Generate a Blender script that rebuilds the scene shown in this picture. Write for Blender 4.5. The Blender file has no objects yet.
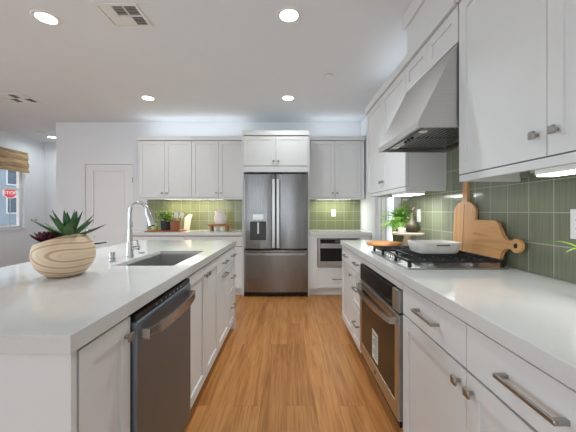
import bpy, bmesh, math, random
from mathutils import Matrix, Vector
random.seed(7)
PI = math.pi
scene = bpy.context.scene
COL = scene.collection
EYE = 1.22          # camera height
CEIL = 2.68
YB = 4.86           # back wall
XR = 1.215          # right wall
XL = -5.2           # left wall
YN = 6.33           # nook end wall
YREAR = -3.4

# ------------------------------------------------------------------ camera
cam = bpy.data.cameras.new('camera')
cam.sensor_width = 36.0
cam.lens = 295.0 / 576.0 * 36.0
cam.shift_x = 1.0 / 576.0
cam.shift_y = -5.0 / 576.0
cam.clip_start = 0.02
camo = bpy.data.objects.new('camera', cam)
camo.location = (0, 0, EYE)
camo.rotation_euler = (PI / 2, 0, 0)
COL.objects.link(camo)
scene.camera = camo

# ------------------------------------------------------------------ world, exposure
scene.view_settings.view_transform = 'Standard'
scene.view_settings.look = 'None'
scene.view_settings.exposure = 0.13
scene.view_settings.gamma = 1.0
scene.view_settings.use_curve_mapping = False
w = bpy.data.worlds.new('daylight')
scene.world = w
w.use_nodes = True
bg = w.node_tree.nodes['Background']
bg.inputs[0].default_value = (0.86, 0.93, 1.0, 1)
bg.inputs[1].default_value = 1.9

# ------------------------------------------------------------------ large area lights
def area(name, loc, rot, sx, sy, power, color=(1, 1, 1), spread=None):
    l = bpy.data.lights.new(name, 'AREA')
    l.shape = 'RECTANGLE'; l.size = sx; l.size_y = sy
    l.energy = power; l.color = color
    if spread: l.spread = spread
    o = bpy.data.objects.new(name, l)
    o.location = loc; o.rotation_euler = rot
    COL.objects.link(o)
    return o
# added fill lamps outside unseen openings behind the viewer and in the left wall
area('rear_fill_light', (-1.7, YREAR - 0.25, 1.25), (PI / 2, 0, 0), 4.4, 2.2, 25, (0.82, 0.92, 1.0))
area('side_fill_light', (XL - 0.25, 0.5, 1.35), (PI / 2, 0, -PI / 2), 3.4, 2.0, 72, (0.72, 0.89, 1.0))
# strip lamps lying on top of the wall cabinets, washing the ceiling
area('cabinet_top_strip_back', (-1.45, 4.66, 2.40), (PI, 0, 0), 1.6, 0.06, 1.5, (.92, 0.97, 1.0))
area('cabinet_top_strip_back_right', (0.75, 4.66, 2.40), (PI, 0, 0), 0.8, 0.06, .65, (.92, 0.97, 1.0))
area('cabinet_top_strip_right', (1.03, 2.76, 2.40), (PI, 0, PI / 2), 0.95, 0.06, .55, (.92, 0.97, 1.0))

# ------------------------------------------------------------------ mesh helper
ORG = {}
class MB:
    def __init__(self, M=None):
        self.bm = bmesh.new(); self.M = M or Matrix.Identity(4); self.mi = 0
    def _fin(self, verts, faces):
        for f in faces: f.material_index = self.mi; f.smooth = True
        for v in verts: v.co = self.M @ v.co
    def box(self, x0, x1, y0, y1, z0, z1, bev=0.0, seg=1):
        t = bmesh.new()
        bmesh.ops.create_cube(t, size=1.0)
        for v in t.verts:
            v.co = Vector(((x0 + x1) / 2 + v.co.x * (x1 - x0), (y0 + y1) / 2 + v.co.y * (y1 - y0), (z0 + z1) / 2 + v.co.z * (z1 - z0)))
        if bev > 0:
            bmesh.ops.bevel(t, geom=t.edges[:], offset=bev, segments=seg, affect='EDGES', profile=0.5)
        self.add(t); return self
    def add(self, t):
        vm = {}
        for v in t.verts: vm[v] = self.bm.verts.new(self.M @ v.co)
        for f in t.faces:
            try:
                g = self.bm.faces.new([vm[v] for v in f.verts]); g.material_index = self.mi; g.smooth = True
            except ValueError: pass
        t.free()
    def lathe(self, prof, c=(0, 0, 0), n=24, axis='Z', close=True, sx=1.0, sy=1.0):
        t = bmesh.new(); rings = []
        for r, z in prof:
            if r < 1e-6:
                rings.append([t.verts.new((0, 0, z))])
            else:
                rings.append([t.verts.new((r * sx * math.cos(2 * PI * i / n), r * sy * math.sin(2 * PI * i / n), z)) for i in range(n)])
        for a, b in zip(rings, rings[1:]):
            for i in range(n):
                j = (i + 1) % n
                if len(a) == 1 and len(b) == 1: continue
                if len(a) == 1: t.faces.new((a[0], b[i], b[j]))
                elif len(b) == 1: t.faces.new((a[i], a[j], b[0]))
                else: t.faces.new((a[i], a[j], b[j], b[i]))
        if close:
            for rg in (rings[0], rings[-1]):
                if len(rg) > 2: t.faces.new(rg)
        for v in t.verts:
            p = v.co
            if axis == 'X': p = Vector((p.z, p.x, p.y))
            elif axis == 'Y': p = Vector((p.y, p.z, p.x))
            v.co = p + Vector(c)
        self.add(t); return self
    def cyl(self, c, r, h, axis='Z', n=20):
        return self.lathe([(r, 0), (r, h)], c, n, axis)
    def sweep(self, pts, w, h=None, up=(0, 0, 1), n=10, taper=None):
        """tube (h None) or rectangular bar swept along pts"""
        t = bmesh.new(); up = Vector(up); P = [Vector(p) for p in pts]; rings = []
        for i, p in enumerate(P):
            d = (P[min(i + 1, len(P) - 1)] - P[max(i - 1, 0)]).normalized()
            s = d.cross(up)
            if s.length < 1e-4: s = d.cross(Vector((1, 0.01, 0)))
            s.normalize(); u = s.cross(d).normalized()
            k = taper[i] if taper else 1.0
            if h is None:
                rings.append([t.verts.new(p + (s * math.cos(2 * PI * q / n) + u * math.sin(2 * PI * q / n)) * w * k) for q in range(n)])
            else:
                rings.append([t.verts.new(p + s * a * w / 2 * k + u * b * h / 2 * k) for a, b in ((1, 1), (-1, 1), (-1, -1), (1, -1))])
        for a, b in zip(rings, rings[1:]):
            m = len(a)
            for i in range(m): t.faces.new((a[i], a[(i + 1) % m], b[(i + 1) % m], b[i]))
        t.faces.new(rings[0]); t.faces.new(rings[-1])
        self.add(t); return self
    def prism(self, poly, a0, a1, axis='Y', bev=0.0, seg=2):
        """extrude a 2D polygon; axis Y: poly is (x,z); axis X: poly is (y,z); axis Z: poly is (x,y)"""
        t = bmesh.new()
        def P(p, a):
            return {'Y': (p[0], a, p[1]), 'X': (a, p[0], p[1]), 'Z': (p[0], p[1], a)}[axis]
        A = [t.verts.new(P(p, a0)) for p in poly]; B = [t.verts.new(P(p, a1)) for p in poly]
        fa = t.faces.new(A); fb = t.faces.new(B); n = len(poly)
        for i in range(n): t.faces.new((A[i], A[(i + 1) % n], B[(i + 1) % n], B[i]))
        if bev > 0:
            ed = [e for e in t.edges if fa in e.link_faces or fb in e.link_faces]
            bmesh.ops.bevel(t, geom=ed, offset=bev, segments=seg, affect='EDGES', profile=0.5)
        self.add(t); return self
    def leaf(self, base, d, up, L, W, curl=0.3, fold=0.15, seg=6, thick=0.0, shape=0.45):
        """one leaf: base point, growth direction, upper side; curl bends it downwards"""
        d = Vector(d).normalized(); up = Vector(up); s = d.cross(up)
        if s.length < 1e-4: s = d.cross(Vector((1, 0, 0)))
        s.normalize(); u = s.cross(d).normalized()
        p = Vector(base); t = bmesh.new(); rows = []
        for i in range(seg + 1):
            f = i / seg
            wd = W * (math.sin(PI * min(1, f ** (0.6 if shape < .4 else 0.85))) ** 0.8 if shape < .6 else (1 - f ** 1.6) * (0.75 + .5 * f))
            wd = max(wd, W * 0.03)
            a = curl * f
            dd = (d * math.cos(a) - u * math.sin(a)); uu = (u * math.cos(a) + d * math.sin(a))
            if thick > 0:
                th = thick * (1 - f) + .0006
                rows.append([t.verts.new(p - s * wd / 2 + uu * fold * wd), t.verts.new(p + uu * .1 * th), t.verts.new(p + s * wd / 2 + uu * fold * wd), t.verts.new(p - uu * th)])
            else:
                rows.append([t.verts.new(p - s * wd / 2 + uu * fold * wd), t.verts.new(p), t.verts.new(p + s * wd / 2 + uu * fold * wd)])
            p = p + dd * (L / seg)
        for a, b in zip(rows, rows[1:]):
            m = len(a)
            for i in range(m if thick > 0 else m - 1):
                j = (i + 1) % m
                t.faces.new((a[i], a[j], b[j], b[i]))
        self.add(t); return self
    def build(self, name, mat, parent=None, sharp=38, recalc=True, bevel=0.0):
        bm = self.bm
        if recalc: bmesh.ops.recalc_face_normals(bm, faces=bm.faces[:])
        if bevel > 0:
            ed = [e for e in bm.edges if len(e.link_faces) == 2 and e.calc_face_angle(0) > 0.9]
            bmesh.ops.bevel(bm, geom=ed, offset=bevel, segments=2, affect='EDGES', profile=0.5)
            for f in bm.faces: f.smooth = True
        lim = math.radians(sharp)
        for e in bm.edges:
            if len(e.link_faces) == 2:
                an = e.calc_face_angle(0)
                if an > lim: e.smooth = False
                elif an > .2 and sharp < 170:
                    A_, B_ = e.link_faces[0].calc_area(), e.link_faces[1].calc_area()
                    if max(A_, B_) > 15 * min(A_, B_): e.smooth = False
        o_ = ORG.get(parent.name) if parent else None
        if o_ is not None: bmesh.ops.translate(bm, verts=bm.verts[:], vec=-o_)
        me = bpy.data.meshes.new(name); bm.to_mesh(me); bm.free()
        for m in (mat if isinstance(mat, (list, tuple)) else [mat]): me.materials.append(m)
        o = bpy.data.objects.new(name, me); COL.objects.link(o)
        if parent:
            o.parent = parent; ORG[o.name] = o_
        return o

def thing(name, label, cat, loc=(0, 0, 0), group=None):
    o = bpy.data.objects.new(name, None); o.location = loc; o.empty_display_size = .05
    COL.objects.link(o); ORG[o.name] = Vector(loc)
    return tag(o, label, cat, group)
def tag(o, label, cat, group=None, kind=None):
    o['label'] = label; o['category'] = cat
    if group: o['group'] = group
    if kind: o['kind'] = kind
    return o
def struct(o, label=None, cat=None):
    o['kind'] = 'structure'
    if label: o['label'] = label; o['category'] = cat
    return o
def fpx(X): return Matrix(((0, 0, 1, X), (1, 0, 0, 0), (0, 1, 0, 0), (0, 0, 0, 1)))     # u=Y v=Z w=+X
def fnx(X): return Matrix(((0, 0, -1, X), (1, 0, 0, 0), (0, 1, 0, 0), (0, 0, 0, 1)))    # u=Y v=Z w=-X
def fny(Y): return Matrix(((1, 0, 0, 0), (0, 0, -1, Y), (0, 1, 0, 0), (0, 0, 0, 1)))    # u=X v=Z w=-Y

# ------------------------------------------------------------------ materials
def srgb(r, g, b):
    f = lambda c: (c / 255 / 12.92) if c / 255 <= .04045 else ((c / 255 + .055) / 1.055) ** 2.4
    return (f(r), f(g), f(b), 1)
def mat(name, col, rough=.5, metal=0.0, spec=.5, coat=0.0, emit=None, es=0.0, trans=0.0, ior=1.45, sss=0.0):
    m = bpy.data.materials.new(name); m.use_nodes = True
    b = m.node_tree.nodes['Principled BSDF']
    b.inputs['Base Color'].default_value = col
    b.inputs['Roughness'].default_value = rough
    b.inputs['Metallic'].default_value = metal
    b.inputs['Specular IOR Level'].default_value = spec
    b.inputs['Coat Weight'].default_value = coat
    b.inputs['Transmission Weight'].default_value = trans
    b.inputs['IOR'].default_value = ior
    if emit:
        b.inputs['Emission Color'].default_value = emit; b.inputs['Emission Strength'].default_value = es
    return m
class NT:
    def __init__(s, m): s.t = m.node_tree; s.b = s.t.nodes['Principled BSDF']
    def n(s, typ, **kw):
        x = s.t.nodes.new(typ)
        for k, v in kw.items():
            if k in x.inputs: x.inputs[k].default_value = v
            else: setattr(x, k, v)
        return x
    def l(s, a, b): s.t.links.new(a, b)
def coords(nt, scale=(1, 1, 1), rot=(0, 0, 0), loc=(0, 0, 0)):
    tc = nt.n('ShaderNodeTexCoord'); mp = nt.n('ShaderNodeMapping')
    mp.inputs['Scale'].default_value = scale; mp.inputs['Rotation'].default_value = rot; mp.inputs['Location'].default_value = loc
    nt.l(tc.outputs['Object'], mp.inputs['Vector']); return mp.outputs['Vector']
def ramp(nt, fac, stops):
    r = nt.n('ShaderNodeValToRGB'); e = r.color_ramp.elements
    while len(e) < len(stops): e.new(.5)
    for i, (p, c) in enumerate(stops): e[i].position = p; e[i].color = c
    nt.l(fac, r.inputs['Fac']); return r.outputs['Color']
def noisy(name, c1, c2, scale=8, rough=.5, stretch=(1, 1, 1), bump=0.0, metal=0, coat=0, spec=.5, detail=3):
    m = mat(name, c1, rough, metal, spec, coat); nt = NT(m)
    nz = nt.n('ShaderNodeTexNoise', Scale=scale, Detail=detail)
    nt.l(coords(nt, stretch), nz.inputs['Vector'])
    nt.l(ramp(nt, nz.outputs['Fac'], [(.3, c1), (.7, c2)]), nt.b.inputs['Base Color'])
    if bump:
        bp = nt.n('ShaderNodeBump', Strength=bump, Distance=.01); nt.l(nz.outputs['Fac'], bp.inputs['Height']); nt.l(bp.outputs['Normal'], nt.b.inputs['Normal'])
    return m

M = {}
M['paint'] = noisy('wall_paint', srgb(236, 239, 242), srgb(238, 241, 244), 3, .75, spec=.25)
M['ceiling'] = noisy('ceiling_paint', srgb(229, 233, 237), srgb(231, 235, 239), 3, .85, spec=.15)
M['cab'] = noisy('cabinet_lacquer', srgb(225, 225, 224), srgb(227, 227, 226), 2, .42, spec=.4)
M['trim'] = mat('trim_paint', srgb(236, 236, 236), .45)
M['gap'] = mat('gap_shade', srgb(25, 24, 23), .8)
M['duct'] = mat('duct_grey', srgb(88, 88, 88), .8)
M['black'] = mat('black_plastic', srgb(22, 22, 23), .4)
M['blackglass'] = mat('black_glass', srgb(30, 29, 29), .14, spec=.28)
M['iron'] = noisy('cast_iron', srgb(28, 28, 29), srgb(40, 40, 41), 60, .5, spec=.5)
M['chrome'] = mat('chrome', srgb(215, 215, 216), .12, 1.0)
M['nickel'] = mat('satin_nickel', srgb(168, 166, 162), .3, 1.0)
M['lamp'] = mat('lamp_diffuser', srgb(255, 252, 245), .5, emit=(1, .975, .93, 1), es=9)
M['bar'] = mat('led_diffuser', srgb(255, 255, 255), .5, emit=(1, .98, .94, 1), es=5)
M['whitepl'] = mat('white_plastic', srgb(232, 232, 229), .35)
M['paper'] = mat('paper_sticker', srgb(236, 235, 230), .6)
M['ink'] = mat('printed_grey', srgb(95, 95, 95), .7)

def steel(name, c1, c2, vertical=True, rough=.26):
    m = mat(name, c1, rough, 1.0); nt = NT(m)
    st = (60, 60, .8) if vertical else (1.2, 1.2, 90)
    nz = nt.n('ShaderNodeTexNoise', Scale=6, Detail=4); nt.l(coords(nt, st), nz.inputs['Vector'])
    nt.l(ramp(nt, nz.outputs['Fac'], [(.25, c1), (.75, c2)]), nt.b.inputs['Base Color'])
    rr = nt.n('ShaderNodeMapRange'); rr.inputs['To Min'].default_value = rough - .03; rr.inputs['To Max'].default_value = rough + .04
    nt.l(nz.outputs['Fac'], rr.inputs['Value']); nt.l(rr.outputs['Result'], nt.b.inputs['Roughness'])
    pass
    return m
M['steel'] = steel('brushed_steel', srgb(126, 126, 125), srgb(150, 150, 149))
M['steelh'] = steel('brushed_steel_horizontal', srgb(178, 176, 173), srgb(190, 188, 185), False)
M['steeld'] = steel('dark_steel', srgb(128, 137, 147), srgb(136, 145, 155), True, .46)
M['hoodsteel'] = steel('hood_steel', srgb(192, 190, 187), srgb(202, 200, 197), False, .33)
M['steellight'] = steel('light_steel', srgb(186, 185, 183), srgb(198, 197, 195), True, .3)
M['sinksteel'] = steel('sink_steel', srgb(196, 196, 194), srgb(206, 206, 204), False, .36)
M['fridgeside'] = mat('fridge_side', srgb(70, 70, 72), .5)

def quartz():
    m = mat('quartz', srgb(214, 213, 210), .08, spec=.5); nt = NT(m); v = coords(nt)
    a = nt.n('ShaderNodeTexNoise', Scale=260, Detail=2); nt.l(v, a.inputs['Vector'])
    b = nt.n('ShaderNodeTexNoise', Scale=5, Detail=4); nt.l(v, b.inputs['Vector'])
    c = ramp(nt, a.outputs['Fac'], [(.30, srgb(212, 212, 210)), (.45, srgb(218, 218, 216)), (.7, srgb(221, 221, 219))])
    d = ramp(nt, b.outputs['Fac'], [(.3, srgb(248, 247, 246)), (.7, srgb(255, 255, 255))])
    mx = nt.n('ShaderNodeMix', data_type='RGBA', blend_type='MULTIPLY'); mx.inputs[0].default_value = 1
    nt.l(c, mx.inputs[6]); nt.l(d, mx.inputs[7]); nt.l(mx.outputs[2], nt.b.inputs['Base Color'])
    return m
M['quartz'] = quartz()

def floor_mat():
    m = mat('oak_planks', srgb(170, 120, 70), .36, spec=.4); nt = NT(m)
    v = coords(nt, rot=(0, 0, PI / 2))
    br = nt.n('ShaderNodeTexBrick', Scale=1.0, **{'Mortar Size': .0008, 'Brick Width': 1.35, 'Row Height': .165, 'Bias': 0.0, 'Mortar Smooth': .2})
    br.offset = .37; br.offset_frequency = 2
    br.inputs['Color1'].default_value = (.0, .0, .0, 1); br.inputs['Color2'].default_value = (1, 1, 1, 1); br.inputs['Mortar'].default_value = (.5, .5, .5, 1)
    nt.l(v, br.inputs['Vector'])
    # grain: noise stretched along the plank, offset by the plank tone
    ad = nt.n('ShaderNodeVectorMath', operation='ADD'); mu = nt.n('ShaderNodeVectorMath', operation='SCALE'); mu.inputs['Scale'].default_value = 7.0
    nt.l(br.outputs['Color'], mu.inputs[0]); nt.l(coords(nt, (13, .9, 1)), ad.inputs[0]); nt.l(mu.outputs[0], ad.inputs[1])
    g = nt.n('ShaderNodeTexNoise', Scale=1.6, Detail=6, Roughness=.62, Distortion=.5); nt.l(ad.outputs[0], g.inputs['Vector'])
    ad2 = nt.n('ShaderNodeVectorMath', operation='ADD'); nt.l(coords(nt, (70, 2.2, 1)), ad2.inputs[0]); nt.l(mu.outputs[0], ad2.inputs[1])
    g2 = nt.n('ShaderNodeTexNoise', Scale=1.5, Detail=3); nt.l(ad2.outputs[0], g2.inputs['Vector'])
    c = ramp(nt, g.outputs['Fac'], [(.25, srgb(154, 97, 51)), (.45, srgb(190, 129, 71)), (.6, srgb(204, 145, 86)), (.8, srgb(170, 112, 60))])
    t = ramp(nt, br.outputs['Color'], [(0, srgb(236, 232, 228)), (.5, srgb(250, 249, 247)), (1, srgb(255, 255, 255))])
    t2 = ramp(nt, g2.outputs['Fac'], [(.3, srgb(225, 220, 214)), (.55, srgb(255, 255, 255))])
    m1 = nt.n('ShaderNodeMix', data_type='RGBA', blend_type='MULTIPLY'); m1.inputs[0].default_value = 1
    m2 = nt.n('ShaderNodeMix', data_type='RGBA', blend_type='MULTIPLY'); m2.inputs[0].default_value = 1
    m3 = nt.n('ShaderNodeMix', data_type='RGBA', blend_type='MIX'); m3.inputs[7].default_value = srgb(128, 82, 44)
    nt.l(c, m1.inputs[6]); nt.l(t, m1.inputs[7]); nt.l(m1.outputs[2], m2.inputs[6]); nt.l(t2, m2.inputs[7])
    nt.l(m2.outputs[2], m3.inputs[6]); nt.l(br.outputs['Fac'], m3.inputs[0]); nt.l(m3.outputs[2], nt.b.inputs['Base Color'])
    return m
M['floor'] = floor_mat()

def tile_mat(name, axis, wdt, off, c1, c2):
    m = mat(name, c1, .16, spec=.5, coat=.25); nt = NT(m)
    tc = nt.n('ShaderNodeTexCoord'); sp = nt.n('ShaderNodeSeparateXYZ'); nt.l(tc.outputs['Object'], sp.inputs[0])
    cb = nt.n('ShaderNodeCombineXYZ')
    au = nt.n('ShaderNodeMath', operation='SUBTRACT'); au.inputs[1].default_value = off; nt.l(sp.outputs[axis], au.inputs[0])
    av = nt.n('ShaderNodeMath', operation='SUBTRACT'); av.inputs[1].default_value = .915; nt.l(sp.outputs['Z'], av.inputs[0])
    nt.l(au.outputs[0], cb.inputs[0]); nt.l(av.outputs[0], cb.inputs[1])
    br = nt.n('ShaderNodeTexBrick', Scale=1.0, **{'Mortar Size': .0022, 'Brick Width': wdt, 'Row Height': .149, 'Mortar Smooth': .1})
    br.offset = 0.0; br.squash = 1.0
    br.inputs['Color1'].default_value = (0, 0, 0, 1); br.inputs['Color2'].default_value = (1, 1, 1, 1); br.inputs['Mortar'].default_value = (.5, .5, .5, 1)
    nt.l(cb.outputs[0], br.inputs['Vector'])
    # vertical glaze streaks
    mp = nt.n('ShaderNodeMapping'); mp.inputs['Scale'].default_value = (95, 3, 1); nt.l(cb.outputs[0], mp.inputs['Vector'])
    nz = nt.n('ShaderNodeTexNoise', Scale=1.0, Detail=2); nt.l(mp.outputs[0], nz.inputs['Vector'])
    a = ramp(nt, br.outputs['Color'], [(0, c1), (1, c2)])
    s = ramp(nt, nz.outputs['Fac'], [(.3, srgb(226, 228, 222)), (.65, srgb(255, 255, 255))])
    m1 = nt.n('ShaderNodeMix', data_type='RGBA', blend_type='MULTIPLY'); m1.inputs[0].default_value = 1
    m2 = nt.n('ShaderNodeMix', data_type='RGBA', blend_type='MIX'); m2.inputs[7].default_value = srgb(172, 176, 160)
    nt.l(a, m1.inputs[6]); nt.l(s, m1.inputs[7]); nt.l(m1.outputs[2], m2.inputs[6]); nt.l(br.outputs['Fac'], m2.inputs[0]); nt.l(m2.outputs[2], nt.b.inputs['Base Color'])
    iv = nt.n('ShaderNodeMath', operation='MULTIPLY_ADD'); iv.inputs[1].default_value = -1; nt.l(br.outputs['Fac'], iv.inputs[0])
    sc_ = nt.n('ShaderNodeMath', operation='MULTIPLY'); sc_.inputs[1].default_value = .25; nt.l(nz.outputs['Fac'], sc_.inputs[0]); nt.l(sc_.outputs[0], iv.inputs[2])
    bp = nt.n('ShaderNodeBump', Strength=.35, Distance=.002); nt.l(iv.outputs[0], bp.inputs['Height']); nt.l(bp.outputs[0], nt.b.inputs['Normal'])
    return m
M['tile_right'] = tile_mat('sage_tile_right', 'Y', .139, 1.332, srgb(124, 127, 108), srgb(136, 139, 119))
M['tile_back'] = tile_mat('sage_tile_back_lamp_tint', 'X', .1485, .345, srgb(124, 131, 98), srgb(136, 143, 109))  # same tile as the right wall, yellow lamp light mixed into its colour

def wood(name, dark, light, axis='Z', scale=1.0, rough=.5, rings=False):
    m = mat(name, light, rough, spec=.35); nt = NT(m)
    st = {'Z': (14, 14, 1.1), 'X': (1.1, 14, 14), 'Y': (14, 1.1, 14)}[axis]
    v = coords(nt, tuple(s * scale for s in st))
    if rings:
        wv = nt.n('ShaderNodeTexWave', Scale=rings, Distortion=3.6, Detail=1.5, **{'Detail Scale': 1.0}); wv.wave_type = 'RINGS'; wv.rings_direction = 'Y'
        nt.l(coords(nt, (4.2, 3.5, 11), loc=(-.35, .2, -1.15)), wv.inputs['Vector'])
        nt.l(ramp(nt, wv.outputs['Fac'], [(0, dark), (.22, light), (.8, light), (1, tuple(.8 * a + .2 * b for a, b in zip(light, dark)))]), nt.b.inputs['Base Color'])
    else:
        nz = nt.n('ShaderNodeTexNoise', Scale=2.2, Detail=5, Distortion=.6); nt.l(v, nz.inputs['Vector'])
        nt.l(ramp(nt, nz.outputs['Fac'], [(.28, dark), (.5, light), (.72, tuple(.6 * a + .4 * b for a, b in zip(light, dark)))]), nt.b.inputs['Base Color'])
    return m
M['bowlwood'] = wood('pale_ash_wood', srgb(192, 158, 124), srgb(232, 206, 176), rings=1.05)
M['board'] = wood('maple_board', srgb(184, 132, 86), srgb(214, 166, 118))
M['board_h'] = wood('oak_board', srgb(186, 130, 80), srgb(216, 164, 108), 'Y')
M['walnut'] = wood('walnut_strip', srgb(140, 92, 60), srgb(168, 116, 78))
M['round'] = wood('acacia_round', srgb(170, 112, 62), srgb(210, 150, 92), 'X')
M['redwood'] = wood('reddish_wood', srgb(140, 80, 54), srgb(176, 108, 74), 'X')
M['greywood'] = wood('grey_washed_wood', srgb(146, 128, 112), srgb(186, 168, 148), 'Z')
M['agave'] = noisy('agave_leaf', srgb(44, 82, 48), srgb(84, 122, 74), 14, .45)
M['burg'] = noisy('burgundy_leaf', srgb(64, 22, 30), srgb(104, 40, 50), 30, .4)
M['bluegreen'] = noisy('blue_green_leaf', srgb(70, 108, 84), srgb(110, 140, 108), 20, .5)
M['fern'] = noisy('fern_leaf', srgb(146, 200, 76), srgb(204, 236, 146), 20, .5)
M['herb'] = noisy('herb_leaf', srgb(138, 188, 80), srgb(200, 230, 132), 30, .5)
M['strap'] = noisy('strap_leaf', srgb(96, 146, 40), srgb(140, 184, 66), 12, .4)
M['stem'] = mat('green_stem', srgb(86, 110, 50), .6)
M['soil'] = noisy('potting_soil', srgb(40, 30, 24), srgb(66, 52, 42), 90, .95, bump=.5)
M['charcoal'] = noisy('charcoal_pot', srgb(44, 46, 50), srgb(58, 60, 64), 30, .6)
M['ceramic'] = noisy('white_ceramic', srgb(230, 226, 220), srgb(238, 235, 230), 6, .28, spec=.5)
M['pinkwhite'] = noisy('blush_ceramic', srgb(236, 226, 222), srgb(242, 234, 230), 10, .4)
M['artichoke'] = noisy('dried_gourd', srgb(30, 30, 18), srgb(76, 72, 44), 26, .55, bump=.3)
M['striped'] = noisy('dark_woven_pot', srgb(36, 40, 28), srgb(86, 90, 62), 60, .6, stretch=(3, 3, .35))
M['copper'] = noisy('copper_weave', srgb(120, 66, 44), srgb(178, 112, 80), 70, .45, stretch=(1, 1, 2))
M['candle'] = mat('green_wax', srgb(196, 206, 132), .4)
M['glassy'] = mat('clear_glass', srgb(245, 248, 245), .03, trans=1.0, ior=1.3)
M['concrete'] = noisy('outside_ground', srgb(120, 122, 122), srgb(150, 150, 148), 2, .9)
M['facade'] = noisy('outside_facade', srgb(132, 146, 160), srgb(150, 162, 174), .6, .8)
M['facadew'] = mat('outside_trim', srgb(214, 218, 222), .7)
M['outglass'] = mat('outside_glass', srgb(60, 78, 96), .1)
M['red'] = mat('sign_red', srgb(196, 52, 54), .5)
M['signwhite'] = mat('sign_white', srgb(240, 240, 240), .5)
M['galv'] = mat('galvanised', srgb(140, 142, 144), .5, .8)
M['bark'] = noisy('bark', srgb(80, 66, 54), srgb(108, 92, 78), 20, .9)

def pane_mat():
    m = bpy.data.materials.new('window_glass'); m.use_nodes = True; t = m.node_tree
    for n in list(t.nodes): t.nodes.remove(n)
    o = t.nodes.new('ShaderNodeOutputMaterial'); mx = t.nodes.new('ShaderNodeMixShader'); a = t.nodes.new('ShaderNodeBsdfTransparent'); g = t.nodes.new('ShaderNodeBsdfGlossy')
    g.inputs['Roughness'].default_value = .02; mx.inputs[0].default_value = .05
    t.links.new(a.outputs[0], mx.inputs[1]); t.links.new(g.outputs[0], mx.inputs[2]); t.links.new(mx.outputs[0], o.inputs[0])
    return m
M['pane'] = pane_mat()
def shade_mat():
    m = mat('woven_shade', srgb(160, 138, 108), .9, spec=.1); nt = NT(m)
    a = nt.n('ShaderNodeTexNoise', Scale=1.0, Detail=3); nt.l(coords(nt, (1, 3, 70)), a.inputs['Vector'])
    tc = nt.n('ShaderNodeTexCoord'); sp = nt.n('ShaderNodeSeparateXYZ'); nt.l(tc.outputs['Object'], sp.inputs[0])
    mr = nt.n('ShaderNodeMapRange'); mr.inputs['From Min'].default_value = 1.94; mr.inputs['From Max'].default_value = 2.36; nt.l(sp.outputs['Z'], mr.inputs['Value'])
    band = ramp(nt, mr.outputs[0], [(.0, srgb(186, 160, 126)), (.26, srgb(190, 166, 132)), (.34, srgb(224, 216, 202)), (.58, srgb(228, 220, 206)), (.66, srgb(190, 168, 136)), (1, srgb(180, 156, 122))])  # cloth bands, all lightened to stand in for daylight through the weave
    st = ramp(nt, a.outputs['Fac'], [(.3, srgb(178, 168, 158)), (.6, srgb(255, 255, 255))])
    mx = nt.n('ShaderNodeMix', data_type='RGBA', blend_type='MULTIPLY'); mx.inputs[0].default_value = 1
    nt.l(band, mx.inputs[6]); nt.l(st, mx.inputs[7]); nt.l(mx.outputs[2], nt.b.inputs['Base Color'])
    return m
M['shade'] = shade_mat()

# ================================================================== STRUCTURE
struct(MB().box(XL - .2, XR + .2, YREAR - .15, YN + .2, -.1, 0).build('floor', M['floor']))
struct(MB().box(XL - .2, XR + .2, YREAR - .15, YN + .2, CEIL, CEIL + .1).build('ceiling', M['ceiling']))
DX0, DX1, DZ = -3.33, -2.537, 1.994      # pantry door opening
wb = MB()
wb.box(-3.806, DX0, YB, YB + .12, 0, CEIL).box(DX0, DX1, YB, YB + .12, DZ, CEIL).box(DX1, XR + .15, YB, YB + .12, 0, CEIL)
wb.box(-3.806, -3.69, YB + .12, YN, 0, CEIL)
struct(wb.build('wall_back', M['paint']))
struct(MB().box(XL - .15, -3.69, YN, YN + .12, 0, CEIL).build('wall_nook', M['paint']))
WY0, WY1, WZ0, WZ1 = 4.32, 5.84, .883, 2.36
SY0, SY1, SZ0, SZ1 = -1.2, 2.2, .35, 2.35
wl = MB()
wl.box(XL - .15, XL, YREAR - .1, SY0, 0, CEIL).box(XL - .15, XL, SY0, SY1, 0, SZ0).box(XL - .15, XL, SY0, SY1, SZ1, CEIL)
wl.box(XL - .15, XL, SY1, WY0, 0, CEIL).box(XL - .15, XL, WY0, WY1, 0, WZ0).box(XL - .15, XL, WY0, WY1, WZ1, CEIL).box(XL - .15, XL, WY1, YN, 0, CEIL)
struct(wl.build('wall_left', M['paint']))
GY0, GY1, GZ = 3.36, 4.02, 2.03          # glazed side door
wr = MB()
wr.box(XR, XR + .15, YREAR - .1, GY0, 0, CEIL).box(XR, XR + .15, GY0, GY1, GZ, CEIL).box(XR, XR + .15, GY1, YB, 0, CEIL)
struct(wr.build('wall_right', M['paint']))
wq = MB()
wq.box(XL, -3.9, YREAR - .15, YREAR, 0, CEIL).box(.5, XR, YREAR - .15, YREAR, 0, CEIL).box(-3.9, .5, YREAR - .15, YREAR, 2.35, CEIL).box(-3.9, .5, YREAR - .15, YREAR, 0, .12)
struct(wq.build('wall_rear', M['paint']))
# tile backsplashes (set on the walls)
struct(MB().box(XR - .010, XR - .0005, .2, 3.12, .916, 1.70).build('wall_right_tile', M['tile_right']))
tb = MB(); tb.box(-2.298, -.66, YB - .010, YB - .0005, .916, 1.41).box(.32, 1.203, YB - .010, YB - .0005, .916, 1.41)
struct(tb.build('wall_back_tile', M['tile_back']))
# boxed-in riser over the hood and its strip along the ceiling
struct(MB().box(.897, XR - .001, .3, 2.20, 2.372, CEIL - .001).build('wall_soffit', M['cab']))
struct(MB().prism([(.896, 2.585), (.882, 2.585), (.872, 2.60), (.872, CEIL - .001), (.896, CEIL - .001)], .3, 2.235).build('trim_1', M['cab']))

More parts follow.
